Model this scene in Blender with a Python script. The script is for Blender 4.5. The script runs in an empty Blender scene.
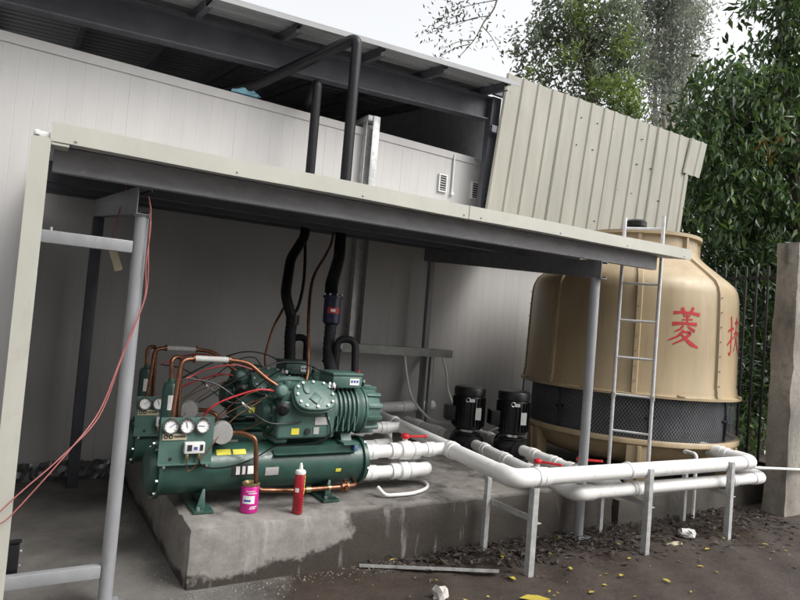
import bpy, bmesh, math, random
import numpy as np
from mathutils import Vector, Matrix
R = math.radians
random.seed(7); rng = np.random.default_rng(11)
scene = bpy.context.scene
col = scene.collection

# ------------------------------------------------------------------ camera
yaw, pit, rol = R(31.8), R(2.2), R(4.67)
fwd = Vector((math.sin(yaw)*math.cos(pit), math.cos(yaw)*math.cos(pit), math.sin(pit)))
r0 = Vector((math.cos(yaw), -math.sin(yaw), 0)); u0 = r0.cross(fwd)
cr = r0*math.cos(rol) + u0*math.sin(rol)
cu = -r0*math.sin(rol) + u0*math.cos(rol)
cd = bpy.data.cameras.new('Camera'); cam = bpy.data.objects.new('Camera', cd); col.objects.link(cam)
cam.matrix_world = Matrix(((cr.x, cu.x, -fwd.x, 0), (cr.y, cu.y, -fwd.y, 0), (cr.z, cu.z, -fwd.z, 1.55), (0, 0, 0, 1)))
cd.sensor_width = 36; cd.lens = 615/800*36; cd.clip_end = 2000; cd.clip_start = .05
scene.camera = cam

# ------------------------------------------------------------------ sky, sun, exposure
SUN_EL, SUN_AZ = 48, 145          # azimuth clockwise from +Y
w = bpy.data.worlds.new('World'); scene.world = w; w.use_nodes = True
nt = w.node_tree; nt.nodes.clear()
sky = nt.nodes.new('ShaderNodeTexSky'); sky.sky_type = 'NISHITA'; sky.sun_disc = False
sky.sun_elevation = R(SUN_EL); sky.sun_rotation = R(SUN_AZ)
sky.air_density = 1.6; sky.dust_density = 5.0; sky.ozone_density = 1.0
hs = nt.nodes.new('ShaderNodeHueSaturation'); hs.inputs['Saturation'].default_value = .10
bg = nt.nodes.new('ShaderNodeBackground'); bg.inputs['Strength'].default_value = .15
wo = nt.nodes.new('ShaderNodeOutputWorld')
nt.links.new(sky.outputs[0], hs.inputs['Color']); nt.links.new(hs.outputs[0], bg.inputs['Color']); nt.links.new(bg.outputs[0], wo.inputs[0])
sl = bpy.data.lights.new('sun', 'SUN'); sl.energy = 0.5; sl.angle = R(22); sl.color = (1, .96, .9)
so = bpy.data.objects.new('sun', sl); col.objects.link(so)
sd = Vector((math.sin(R(SUN_AZ))*math.cos(R(SUN_EL)), math.cos(R(SUN_AZ))*math.cos(R(SUN_EL)), math.sin(R(SUN_EL))))
so.rotation_euler = (-sd).to_track_quat('-Z', 'Y').to_euler(); so.location = (4, -6, 12)
scene.view_settings.view_transform = 'Standard'; scene.view_settings.look = 'None'
scene.view_settings.exposure = 0.98; scene.view_settings.gamma = 1; scene.view_settings.use_curve_mapping = False

# ------------------------------------------------------------------ materials
class NT:
    def __init__(s, name):
        s.m = bpy.data.materials.new(name); s.m.use_nodes = True
        s.t = s.m.node_tree; s.b = s.t.nodes['Principled BSDF']
        s.pos = s.t.nodes.new('ShaderNodeNewGeometry').outputs['Position']
        s.obj = s.t.nodes.new('ShaderNodeTexCoord').outputs['Object']
    def n(s, kind, **kw):
        x = s.t.nodes.new(kind)
        for k, v in kw.items(): setattr(x, k, v)
        return x
    def l(s, a, b): s.t.links.new(a, b)
    def mapping(s, vec, scale):
        x = s.n('ShaderNodeMapping'); x.inputs['Scale'].default_value = scale; s.l(vec, x.inputs[0]); return x.outputs[0]
    def noise(s, vec, scale, detail=6, rough=.6):
        x = s.n('ShaderNodeTexNoise'); x.inputs['Scale'].default_value = scale; x.inputs['Detail'].default_value = detail
        x.inputs['Roughness'].default_value = rough; s.l(vec, x.inputs['Vector']); return x.outputs['Fac']
    def ramp(s, fac, *stops):
        x = s.n('ShaderNodeValToRGB'); e = x.color_ramp.elements
        while len(e) < len(stops): e.new(.5)
        for k, (p, c) in enumerate(stops):
            e[k].position = p; e[k].color = (c, c, c, 1) if isinstance(c, (int, float)) else (*c, 1)
        s.l(fac, x.inputs[0]); return x.outputs[0]
    def mix(s, fac, a, b, mode='MIX'):
        x = s.n('ShaderNodeMix', data_type='RGBA', blend_type=mode)
        for k, v in ((0, fac), (6, a), (7, b)):
            if isinstance(v, (int, float)): x.inputs[k].default_value = v if k == 0 else (v, v, v, 1)
            elif isinstance(v, tuple): x.inputs[k].default_value = (*v, 1)
            else: s.l(v, x.inputs[k])
        return x.outputs[2]
    def math(s, op, a, b=0., c=None):
        x = s.n('ShaderNodeMath', operation=op)
        for k, v in ((0, a), (1, b), (2, c)):
            if v is None: continue
            if isinstance(v, (int, float)): x.inputs[k].default_value = v
            else: s.l(v, x.inputs[k])
        return x.outputs[0]
    def xyz(s, vec):
        x = s.n('ShaderNodeSeparateXYZ'); s.l(vec, x.inputs[0]); return x.outputs
    def bump(s, h, strength=.3, dist=.01):
        x = s.n('ShaderNodeBump'); x.inputs['Strength'].default_value = strength; x.inputs['Distance'].default_value = dist
        s.l(h, x.inputs['Height']); s.l(x.outputs[0], s.b.inputs['Normal'])
    def set(s, **kw):
        names = {'color': 'Base Color', 'rough': 'Roughness', 'metal': 'Metallic', 'spec': 'Specular IOR Level', 'coat': 'Coat Weight', 'trans': 'Transmission Weight'}
        for k, v in kw.items():
            i = s.b.inputs[names[k]]
            if isinstance(v, (int, float)): i.default_value = v
            elif isinstance(v, tuple): i.default_value = (*v, 1)
            else: s.l(v, i)
        return s.m
M = {}
def simple(name, c, rough=.5, metal=0., var=.25, scale=6, bump=.08, dirt=None, stretch=(1, 1, 1), coat=0, bscale=60):
    """colour varied by noise, with optional dirt colour breaking through, roughness breakup and fine relief"""
    t = NT(name); v = t.mapping(t.pos, stretch)
    n1 = t.noise(v, scale)
    dark = tuple(x*(1-var) for x in c); lite = tuple(min(1, x*(1+var*.55)) for x in c)
    base = t.mix(t.ramp(n1, (.3, 0.), (.72, 1.)), dark, lite)
    if dirt:
        n2 = t.noise(v, scale*2.7, 9, .7)
        base = t.mix(t.ramp(n2, (.56, 0.), (.72, dirt[3] if len(dirt) > 3 else .6)), base, tuple(dirt[:3]))
    n3 = t.noise(v, scale*5)
    rr = t.ramp(n3, (.3, max(.02, rough-.1)), (.75, min(1, rough+.14)))
    if bump: t.bump(t.noise(t.pos, bscale, 4), bump, .004)
    M[name] = t.set(color=base, rough=rr, metal=metal, coat=coat); return M[name]

simple('panel', (.45, .44, .43), .55, var=.06, scale=1.6, bump=.02, dirt=(.40, .385, .36, .18), stretch=(2.2, 2.2, .5))
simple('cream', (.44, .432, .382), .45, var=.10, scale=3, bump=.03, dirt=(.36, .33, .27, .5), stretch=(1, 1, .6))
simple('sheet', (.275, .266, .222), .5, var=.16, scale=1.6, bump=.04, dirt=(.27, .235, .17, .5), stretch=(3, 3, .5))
simple('grey_paint', (.165, .167, .178), .42, var=.25, scale=5, bump=.06, dirt=(.19, .19, .2, .5), stretch=(1, 3, 3))
simple('purlin_paint', (.27, .27, .285), .45, var=.22, scale=4, bump=.08, dirt=(.42, .42, .43, .5), stretch=(1.5, 3, 3))
simple('ladder_steel', (.62, .62, .62), .38, metal=.3, var=.15, scale=20, bump=.05, dirt=(.3, .28, .26, .35))
simple('grit', (.20, .185, .165), .9, var=.3, scale=30, bump=0)
simple('post_paint', (.265, .27, .283), .40, var=.15, scale=5, bump=.05, dirt=(.16, .15, .15, .4), stretch=(3, 3, 1))
simple('dark_steel', (.078, .082, .096), .45, var=.3, scale=4, bump=.06, dirt=(.09, .09, .1, .4))
simple('roof_sheet', (.24, .245, .25), .40, var=.2, scale=3, bump=.03, stretch=(.5, 3, 3), dirt=(.2, .19, .18, .4))
simple('galv', (.50, .505, .50), .42, metal=.35, var=.3, scale=22, bump=.06, dirt=(.22, .2, .18, .45))
simple('shelf_steel', (.26, .265, .25), .5, metal=.3, var=.3, scale=9, bump=.05)
simple('green', (.026, .074, .058), .38, var=.3, scale=9, bump=.12, dirt=(.075, .085, .07, .45), coat=.10)
simple('green_lite', (.070, .138, .117), .42, var=.25, scale=9, bump=.15, dirt=(.10, .13, .11, .5))
simple('copper', (.27, .13, .08), .45, metal=1., var=.4, scale=16, bump=.05, dirt=(.10, .05, .03, .8))
simple('foam', (.014, .014, .018), .62, var=.4, scale=14, bump=.35, dirt=(.05, .05, .055, .4), bscale=35)
simple('tape_wrap', (.006, .006, .008), .42, var=.3, scale=7, bump=.22, dirt=(.018, .018, .022, .3), bscale=22)
simple('foil_disc', (.50, .49, .48), .45, metal=.5, var=.15, scale=18, bump=.12)
simple('black', (.011, .011, .012), .35, var=.3, scale=10, bump=.08, dirt=(.05, .045, .04, .4))
simple('filter_blue', (.012, .014, .05), .35, var=.2, scale=12, bump=.05)
simple('pvc', (.74, .735, .72), .34, var=.05, scale=5, bump=.03, dirt=(.38, .34, .29, .5))
simple('white_plastic', (.66, .66, .64), .4, var=.08, scale=20, bump=.03, dirt=(.4, .38, .35, .3))
simple('white_insul', (.52, .52, .50), .7, var=.15, scale=20, bump=.2)
simple('red_plastic', (.50, .018, .025), .38, var=.15, scale=14, bump=.03)
simple('red_hose', (.42, .025, .03), .45, var=.2, scale=14, bump=.03)
simple('wire_pink', (.36, .12, .11), .5, var=.2, scale=14, bump=.0)
simple('frp', (.385, .297, .18), .42, var=.24, scale=1.1, bump=.08, dirt=(.26, .18, .095, .7), stretch=(3.2, 3.2, .40), bscale=25)
simple('frp_inner', (.035, .035, .038), .7, var=.5, scale=8, bump=.0, stretch=(6, 6, .6))
simple('mesh_wire', (.19, .20, .22), .5, metal=.2, var=.4, scale=7, bump=0)
simple('char_red', (.42, .012, .02), .5, var=.3, scale=12, bump=.05, dirt=(.25, .02, .02, .6))
simple('steel', (.60, .60, .60), .32, metal=.9, var=.15, scale=25, bump=.04)
simple('chrome', (.68, .69, .7), .22, metal=1., var=.1, scale=25, bump=.0)
simple('foil', (.22, .22, .225), .4, metal=.6, var=.3, scale=14, bump=.5, bscale=18)
simple('dial', (.78, .78, .76), .4, var=.05, scale=30, bump=0)
simple('ink', (.02, .02, .022), .5, var=.1, bump=0)
simple('ink_blue', (.05, .08, .35), .5, var=.1, bump=0)
simple('ink_red', (.5, .03, .03), .5, var=.1, bump=0)
simple('label_yellow', (.66, .60, .06), .5, var=.1, scale=20, bump=0)
simple('label_silver', (.45, .45, .44), .4, metal=.2, var=.15, scale=20, bump=0)
simple('magenta', (.52, .015, .24), .3, var=.1, scale=12, bump=.02, coat=.2)
simple('can_gold', (.38, .30, .16), .35, metal=.9, var=.2, scale=20, bump=0)
simple('maroon', (.30, .012, .02), .3, var=.15, scale=12, bump=.02, coat=.2)
simple('cardboard', (.42, .37, .26), .7, var=.2, scale=20, bump=.1)
simple('blue_film', (.20, .42, .52), .35, var=.2, scale=20, bump=.2)
simple('blue_rag', (.10, .16, .32), .5, var=.2, scale=20, bump=.1)
simple('bark', (.10, .075, .055), .85, var=.4, scale=12, bump=.5, stretch=(3, 3, .6))
simple('pale_bark', (.34, .30, .26), .8, var=.3, scale=10, bump=.3, stretch=(3, 3, .6))
simple('iron', (.012, .013, .013), .5, var=.4, scale=9, bump=.1)
simple('crumple', (.55, .54, .52), .6, var=.25, scale=20, bump=.3)
simple('stone_pale', (.5, .47, .44), .8, var=.2, scale=12, bump=.4)

for k_ in ('tape_wrap', 'foam', 'black'): M[k_].node_tree.nodes['Principled BSDF'].inputs['Specular IOR Level'].default_value = .3
def leafmat(name, c1, c2, c3=None, rough=.4, trans=.25, tint=(.16, .26, .02)):
    t = NT(name); ri = t.n('ShaderNodeNewGeometry').outputs['Random Per Island']
    oi = t.n('ShaderNodeObjectInfo').outputs['Random']
    r_ = t.math('FRACT', t.math('ADD', ri, oi))
    st = [(0., c1), (.75, c2)] + ([(.97, c3)] if c3 else [])
    c = t.ramp(r_, *st)
    t.set(color=c, rough=rough)
    tr = t.n('ShaderNodeBsdfTranslucent'); t.l(t.mix(.5, c, tint), tr.inputs[0])
    mx = t.n('ShaderNodeMixShader'); mx.inputs[0].default_value = trans
    t.l(t.b.outputs[0], mx.inputs[1]); t.l(tr.outputs[0], mx.inputs[2])
    t.l(mx.outputs[0], t.t.nodes['Material Output'].inputs[0]); M[name] = t.m
leafmat('leaf_big', (.024, .050, .024), (.060, .115, .042), (.14, .22, .07), .3, .28)
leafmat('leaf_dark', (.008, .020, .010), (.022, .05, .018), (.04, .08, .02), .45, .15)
leafmat('leaf_mid', (.075, .098, .072), (.165, .195, .135), (.24, .27, .14), .5, .42, (.22, .26, .17))  # leaf tones raised to stand in for haze and sky bloom
leafmat('leaf_fresh', (.12, .17, .05), (.22, .29, .09), (.3, .36, .13), .5, .3)
leafmat('leaf_grey', (.15, .17, .14), (.26, .28, .23), (.33, .35, .27), .5, .5, (.34, .36, .30))
leafmat('leaf_twig', (.015, .02, .02), (.035, .045, .035), None, .5, .15)
leafmat('leaf_orange', (.22, .09, .02), (.30, .16, .03), (.3, .22, .04), .5, .2)
leafmat('leaf_dead', (.008, .006, .005), (.030, .021, .015), (.075, .056, .04), .75, .0)
leafmat('leaf_yellow', (.33, .24, .035), (.46, .37, .05), (.26, .22, .09), .6, .1)

# concrete plinth: bare grey cement, a wet dark stain with its own outline and pale lime deposits
def concrete_plinth():
    t = NT('plinth_concrete'); X, Y, Z = t.xyz(t.pos)[:3]
    n1 = t.noise(t.pos, 2.5, 9, .68); n2 = t.noise(t.pos, 9, 9, .7); nf = t.noise(t.pos, 60, 5)
    base = t.mix(t.ramp(n2, (.28, 0.), (.75, 1.)), (.155, .143, .130), (.30, .285, .265))
    # wet front: wetter to the right and towards the foot
    ea = t.math('MULTIPLY', t.math('SUBTRACT', X, 1.86), 1.8)
    eb = t.math('ADD', t.math('MULTIPLY', t.math('SUBTRACT', .13, Z), 2.6), t.math('MULTIPLY', t.math('SUBTRACT', X, 1.32), .40))
    edge = t.math('ADD', t.math('MAXIMUM', ea, eb), t.math('MULTIPLY', t.math('SUBTRACT', n1, .5), 1.1))
    wet = t.ramp(edge, (.03, 0.), (.11, 1.))
    top = t.ramp(Z, (.325, 1.), (.345, 0.))
    topwet = t.math('MULTIPLY', t.math('MULTIPLY', t.ramp(X, (.30, 0.), (.42, 1.)), t.ramp(n1, (.50, 0.), (.58, 1.))), .7)
    wet = t.mix(top, topwet, wet)
    base = t.mix(wet, base, t.mix(n2, (.026, .021, .0165), (.056, .046, .037)))
    # lime streaks, run down the face
    st = t.noise(t.mapping(t.pos, (11, 11, 1.3)), 1.0, 5, .6); pn = t.noise(t.pos, 1.25, 3)
    lime = t.math('MULTIPLY', t.math('MULTIPLY', t.ramp(st, (.56, 0.), (.66, 1.)), t.ramp(pn, (.46, 0.), (.54, 1.))), top)
    base = t.mix(t.math('MULTIPLY', lime, .5), base, (.40, .385, .36))
    h = t.math('ADD', t.math('MULTIPLY', n2, .8), t.math('MULTIPLY', nf, .35))
    t.bump(h, .55, .012)
    rg = t.mix(wet, .85, .55)
    M['plinth'] = t.set(color=base, rough=rg)
concrete_plinth()
def ground_mat():
    t = NT('ground_soil'); X, Y, Z = t.xyz(t.pos)[:3]
    n0 = t.noise(t.pos, .9, 8, .65); n1 = t.noise(t.pos, 4, 10, .7); n2 = t.noise(t.pos, 22, 8, .7); n3 = t.noise(t.pos, 110, 4)
    mud = t.mix(t.ramp(n1, (.3, 0.), (.72, 1.)), (.019, .0125, .0088), (.052, .036, .0265))
    mud = t.mix(t.ramp(n2, (.60, 0.), (.72, .65)), mud, (.085, .066, .052))
    cem = t.mix(t.ramp(n1, (.3, 0.), (.7, 1.)), (.085, .079, .072), (.175, .167, .155))
    cem = t.mix(t.ramp(n2, (.55, 0.), (.75, .6)), cem, (.08, .07, .062))
    e = t.math('ADD', t.math('MULTIPLY', t.math('SUBTRACT', 1.38, X), .9), t.math('MULTIPLY', t.math('SUBTRACT', n0, .5), 1.4))
    f = t.ramp(e, (.0, 0.), (.28, 1.))
    c = t.mix(f, mud, cem)
    wet = t.math('MULTIPLY', t.ramp(n0, (.46, 0.), (.62, 1.)), t.math('SUBTRACT', 1., f))
    rg = t.mix(wet, .82, .36)
    h = t.math('ADD', t.math('ADD', t.math('MULTIPLY', n1, 1.), t.math('MULTIPLY', n2, .5)), t.math('MULTIPLY', n3, .18))
    t.bump(h, .75, .022); M['ground'] = t.set(color=c, rough=rg)
ground_mat()
def pillar_mat():
    t = NT('old_concrete'); n1 = t.noise(t.mapping(t.pos, (1.6, 1.6, 1.0)), 1.6, 9, .7); n2 = t.noise(t.pos, 14, 8, .7); n3 = t.noise(t.mapping(t.pos, (3.5, 3.5, 1.0)), 1.2, 7)
    Z = t.xyz(t.pos)[2]
    c = t.mix(t.ramp(n1, (.3, 0.), (.68, 1.)), (.12, .105, .09), (.33, .305, .27))
    c = t.mix(t.ramp(n3, (.52, 0.), (.66, .75)), c, (.045, .040, .034))
    c = t.mix(t.math('MULTIPLY', t.ramp(n2, (.52, 0.), (.66, .8)), t.ramp(n1, (.45, 0.), (.6, 1.))), c, (.085, .085, .045))
    t.bump(t.math('ADD', n2, n1), .6, .015); M['old_concrete'] = t.set(color=c, rough=.9)
pillar_mat()
simple('blocker_plaster', (.46, .44, .41), .85, var=.2, scale=1.2, bump=.2, dirt=(.25, .23, .2, .5))  # finish of the added sky blocker, pale to bounce some fill
def mottled_pad():
    simple('pad', (.075, .065, .055), .7, var=.35, scale=4, bump=.4, dirt=(.14, .12, .10, .5))  # dark base colour stands in for the shade under the tower
mottled_pad()

# ------------------------------------------------------------------ mesh builder
class MB:
    def __init__(s): s.v = []; s.f = []; s.x = None
    def add(s, vs, fs):
        o = len(s.v)
        s.v += [tuple(s.x @ Vector(p)) for p in vs] if s.x is not None else [tuple(p) for p in vs]
        s.f += [tuple(i+o for i in f) for f in fs]; return s
    def box(s, a, b):
        (x0, y0, z0), (x1, y1, z1) = a, b
        vs = [(x, y, z) for z in (z0, z1) for y in (y0, y1) for x in (x0, x1)]
        return s.add(vs, [(0, 2, 3, 1), (4, 5, 7, 6), (0, 1, 5, 4), (2, 6, 7, 3), (0, 4, 6, 2), (1, 3, 7, 5)])
    def bar(s, p, q, wx, wz, up=(0, 0, 1)):
        p, q = Vector(p), Vector(q); d = (q-p).normalized(); r_ = d.cross(Vector(up)).normalized(); u = r_.cross(d)
        vs = [e + r_*a*wx/2 + u*b*wz/2 for e in (p, q) for a, b in ((-1, -1), (1, -1), (1, 1), (-1, 1))]
        return s.add(vs, [(3, 2, 1, 0), (4, 5, 6, 7)] + [(k, (k+1) % 4, (k+1) % 4+4, k+4) for k in range(4)])
    def ext(s, prof, p, q, r_, u):
        """closed profile (a,b) swept from p to q in the frame r_,u"""
        p, q, r_, u = map(Vector, (p, q, r_, u)); n = len(prof)
        vs = [e + r_*a + u*b for e in (p, q) for a, b in prof]
        return s.add(vs, [tuple(range(n))[::-1], tuple(range(n, 2*n))] + [(k, (k+1) % n, (k+1) % n+n, k+n) for k in range(n)])
    def tube(s, path, rad, n=10, caps=True):
        P = [Vector(p) for p in path]; m = len(P)
        rr = rad if isinstance(rad, (list, tuple)) else [rad]*m
        T = [(P[min(i+1, m-1)]-P[max(i-1, 0)]).normalized() for i in range(m)]
        a = Vector((0, 0, 1)) if abs(T[0].z) < .9 else Vector((1, 0, 0))
        r_ = T[0].cross(a).normalized(); vs = []; fs = []
        for i in range(m):
            r_ = (r_ - T[i]*r_.dot(T[i])).normalized(); u = T[i].cross(r_)
            vs += [P[i] + (r_*math.cos(2*math.pi*k/n) + u*math.sin(2*math.pi*k/n))*rr[i] for k in range(n)]
        for i in range(m-1):
            for k in range(n):
                a_, b_ = i*n+k, i*n+(k+1) % n
                fs.append((a_, b_, b_+n, a_+n))
        if caps: fs += [tuple(range(n))[::-1], tuple(range((m-1)*n, m*n))]
        return s.add(vs, fs)
    def cyl(s, p, q, r1, r2=None, n=16): return s.tube([p, q], [r1, r1 if r2 is None else r2], n)
    def lathe(s, prof, o=(0, 0, 0), ax=(0, 0, 1), n=24, closed=False):
        """prof: (radius, height along axis)"""
        o, ax = Vector(o), Vector(ax).normalized(); a = Vector((1, 0, 0)) if abs(ax.x) < .9 else Vector((0, 1, 0))
        u = ax.cross(a).normalized(); v_ = ax.cross(u); vs = []; fs = []; m = len(prof)
        for r_, h in prof: vs += [o + ax*h + (u*math.cos(2*math.pi*k/n) + v_*math.sin(2*math.pi*k/n))*max(r_, 1e-4) for k in range(n)]
        for i in range(m-1):
            for k in range(n): fs.append((i*n+k, i*n+(k+1) % n, (i+1)*n+(k+1) % n, (i+1)*n+k))
        if not closed: fs += [tuple(range(n))[::-1], tuple(range((m-1)*n, m*n))]
        return s.add(vs, fs)
    def build(s, name, mat, parent=None, bevel=0, smooth=38, seg=2):
        o0 = Vector(parent_pos(parent)) if parent is not None else Vector((0, 0, 0))
        me = bpy.data.meshes.new(name); me.from_pydata([tuple(Vector(p)-o0) for p in s.v], [], s.f)
        if bevel:
            bm = bmesh.new(); bm.from_mesh(me); bmesh.ops.recalc_face_normals(bm, faces=bm.faces)
            ed = [e for e in bm.edges if len(e.link_faces) == 2 and e.calc_face_angle(0) > R(35)]
            bmesh.ops.bevel(bm, geom=ed, offset=bevel, segments=seg, profile=.5, affect='EDGES', clamp_overlap=True)
            bm.to_mesh(me); bm.free()
        else:
            bm = bmesh.new(); bm.from_mesh(me); bmesh.ops.recalc_face_normals(bm, faces=bm.faces); bm.to_mesh(me); bm.free()
        me.polygons.foreach_set('use_smooth', [True]*len(me.polygons)); me.set_sharp_from_angle(angle=R(smooth))
        me.materials.append(M[mat]); ob = bpy.data.objects.new(name, me); col.objects.link(ob)
        if parent is not None: ob.parent = parent
        return ob
def parent_pos(o):
    p = Vector((0, 0, 0))
    while o is not None: p = p + o.location; o = o.parent
    return p
def fillet(pts, rad, n=6):
    P = [Vector(p) for p in pts]; out = [P[0]]
    for i in range(1, len(P)-1):
        a, b, c = P[i-1], P[i], P[i+1]; d1, d2 = (a-b), (c-b)
        t = min(rad, d1.length*.48, d2.length*.48); p, q = b+d1.normalized()*t, b+d2.normalized()*t
        for k in range(n+1):
            s = k/n; out.append(p*(1-s)**2 + b*2*s*(1-s) + q*s*s)
    out.append(P[-1]); return out
def smoothpath(pts, n=6):
    P = [Vector(p) for p in pts]; Q = [P[0]*2-P[1]] + P + [P[-1]*2-P[-2]]; out = []
    for i in range(1, len(Q)-2):
        for k in range(n):
            t = k/n; a, b, c, d = Q[i-1:i+3]
            out.append(.5*((2*b) + (c-a)*t + (2*a-5*b+4*c-d)*t*t + (3*b-a-3*c+d)*t**3))
    out.append(P[-1]); return out
def tag(o, label, cat, group=None):
    o['label'] = label; o['category'] = cat
    if group: o['group'] = group
    return o
def struct(o): o['kind'] = 'structure'; return o
def stuff(o): o['kind'] = 'stuff'; return o
def thing(name, loc, label, cat, group=None):
    o = bpy.data.objects.new(name, None); o.empty_display_size = .1; o.location = loc; col.objects.link(o)
    return tag(o, label, cat, group)
def copy_tree(o, parent=None):
    c = o.copy(); col.objects.link(c); c.parent = parent
    for ch in list(o.children): copy_tree(ch, c)
    return c
def dup(o, off):
    c = o.copy(); col.objects.link(c); c.location = o.location + Vector(off); return c
def quadmesh(name, V, F, mat, parent=None):
    me = bpy.data.meshes.new(name); me.from_pydata(V, [], F); me.materials.append(M[mat])
    ob = bpy.data.objects.new(name, me); col.objects.link(ob)
    if parent is not None: ob.parent = parent
    return ob

# ------------------------------------------------------------------ ground
def lin(a, b, n): return [a+(b-a)*k/n for k in range(n+1)]
gx = [-300, -80, -20, -8, -4] + lin(-2, 9, 150) + [11, 14, 18, 25, 40, 90, 300]
gy = [-120, -40, -12, -4, -1] + lin(.5, 6.4, 90) + [8, 11, 15, 20, 30, 60, 300]
def gz(x, y):
    f = max(0, min(1, (x-1.6)/.6))*max(0, min(1, (3.6-y)/.3))*max(0, min(1, (6.5-x)/.6))*max(0, min(1, (y-.6)/.5))
    return f*(.010*math.sin(x*5.1+y*3.3) + .008*math.sin(x*11.7-y*9.1+1) + .006*math.sin(x*23+y*19))
V = [(x, y, gz(x, y)) for y in gy for x in gx]; nx = len(gx)
F = [(j*nx+i, j*nx+i+1, (j+1)*nx+i+1, (j+1)*nx+i) for j in range(len(gy)-1) for i in range(nx-1)]
g = quadmesh('ground', V, F, 'ground'); g.data.polygons.foreach_set('use_smooth', [True]*len(F)); struct(g)

# ------------------------------------------------------------------ concrete plinth (chipped edges) and the tower pad
def rough_block(a, b, step, jit):
    bm = bmesh.new(); bmesh.ops.create_cube(bm, size=1)
    for v in bm.verts:
        v.co = Vector([a[k]+(b[k]-a[k])*(v.co[k]+.5) for k in range(3)])
    for ax in range(3):
        n = int((b[ax]-a[ax])/step)
        for k in range(1, n):
            no = [0, 0, 0]; no[ax] = 1; c = [0, 0, 0]; c[ax] = a[ax]+(b[ax]-a[ax])*k/n
            bmesh.ops.bisect_plane(bm, geom=bm.verts[:]+bm.edges[:]+bm.faces[:], plane_co=c, plane_no=no)
    from mathutils import noise
    for v in bm.verts:
        s = sum(1 for k in range(3) if abs(v.co[k]-a[k]) < 1e-5 or abs(v.co[k]-b[k]) < 1e-5)
        nz = noise.noise_vector(v.co*3.1)*jit + noise.noise_vector(v.co*11)*jit*.6
        cen = Vector([(a[k]+b[k])/2 for k in range(3)])
        if v.co.z > a[2]+1e-4: v.co += nz
        if s >= 2 and v.co.z > a[2]+1e-4:
            for k in range(3):
                if abs(v.co[k]-a[k]) < .02 or abs(v.co[k]-b[k]) < .02: v.co[k] += math.copysign(.006+.012*random.random(), cen[k]-v.co[k])
    bmesh.ops.recalc_face_normals(bm, faces=bm.faces)
    return bm
def from_bm(name, bm, mat, smooth=40):
    me = bpy.data.meshes.new(name); bm.to_mesh(me); bm.free(); me.materials.append(M[mat])
    me.polygons.foreach_set('use_smooth', [True]*len(me.polygons)); me.set_sharp_from_angle(angle=R(smooth))
    o = bpy.data.objects.new(name, me); col.objects.link(o); return o
pl = from_bm('concrete_plinth', rough_block((.913, 3.45, -.05), (4.43, 5.9, .34), .06, .004), 'plinth')
tag(pl, 'raised grey concrete plinth with wet stained front under the green compressors', 'plinth')
pad = from_bm('tower_pad', rough_block((4.46, 3.42, -.05), (7.3, 5.85, .22), .1, .004), 'pad')
tag(pad, 'low concrete pad under the round cooling tower, its shade painted in', 'pad')

# ------------------------------------------------------------------ cold store: panel wall with cap, vents, seen through the open gable
cs = thing('cold_store', (2.6, 6.0, 0), 'white insulated panel cold store wall behind the compressors', 'building')
PW = .96
def panel_profile(wd, th=.1):
    pr = [(0, 0)]
    k = 1; gd, gw = .0011, .0035
    pts = [.004]
    prof = [(.0002, th), (.0002, .0016), (.003, 0)]
    x = .12
    while x < wd-.05:
        prof += [(x-gw, 0), (x-gw*.4, gd), (x+gw*.4, gd), (x+gw, 0)]; x += .12
    prof += [(wd-.003, 0), (wd-.0002, .0016), (wd-.0002, th)]
    return prof
m = MB(); m.ext(panel_profile(PW), (-3.16, 5.95, 0), (-3.16, 5.95, 3.6), (1, 0, 0), (0, 1, 0)); p0 = m.build('wall_panel', 'panel', cs, smooth=2)
for k in range(1, 12): dup(p0, (PW*k, 0, 0))
m = MB(); m.ext([(-.012, -.07), (-.012, .012), (.12, .012), (.12, -.07), (.112, -.07), (.112, .002), (-.004, .002), (-.004, -.07)], (-3.18, 5.95, 3.64), (8.4, 5.95, 3.64), (0, 1, 0), (0, 0, 1)); m.build('cap_trim', 'panel', cs, smooth=20)
m = MB(); m.box((-3.16, 6.055, 3.4), (8.36, 10.5, 3.5)); m.build('ceiling_panel', 'panel', cs)
GZ = lambda y: 3.82+.058*4.6+.283+.15*(y-5.8)+.08
m = MB(); m.ext([(6.06, 3.505), (10.519, 3.505), (10.519, GZ(10.519)), (5.795, GZ(5.795)), (5.795, 3.62), (5.93, 3.62), (5.93, 3.66), (6.06, 3.66)], (4.585, 0, 0), (4.61, 0, 0), (0, 1, 0), (0, 0, 1)); m.build('gable_sheet', 'roof_sheet', cs)
m = MB(); m.box((8.24, 6.055, 0), (8.36, 10.5, 3.39)); m.build('end_wall', 'panel', cs)
m = MB(); m.box((-3.16, 10.52, 0), (8.36, 10.6, 5.2)); m.build('back_wall', 'panel', cs)
m = MB(); m.box((-3.3, 5.95, 0), (-3.18, 10.5, 3.4)); m.build('end_wall', 'dark_steel', cs)
for x in (4.14, 4.63):                                   # louvre vents
    m = MB(); wv, hv = .12, .21; z = 3.25
    for a, b in (((x-wv/2, 5.922, z-hv/2), (x-wv/2+.014, 5.948, z+hv/2)), ((x+wv/2-.014, 5.922, z-hv/2), (x+wv/2, 5.948, z+hv/2)), ((x-wv/2+.014, 5.922, z+hv/2-.014), (x+wv/2-.014, 5.948, z+hv/2)), ((x-wv/2+.014, 5.922, z-hv/2), (x+wv/2-.014, 5.948, z-hv/2+.014))): m.box(a, b)
    v = m.build('vent', 'white_plastic', cs)
    m = MB(); m.box((x-.05, 5.941, z-.095), (x+.05, 5.947, z+.095)); m.build('backing', 'ink', v)
    for k in range(6):
        m = MB(); zz = z-.07+k*.028; m.bar((x-.046, 5.932, zz), (x+.046, 5.932, zz), .018, .006, up=(0, -.5, 1)); m.build('louvre', 'white_plastic', v)
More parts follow.
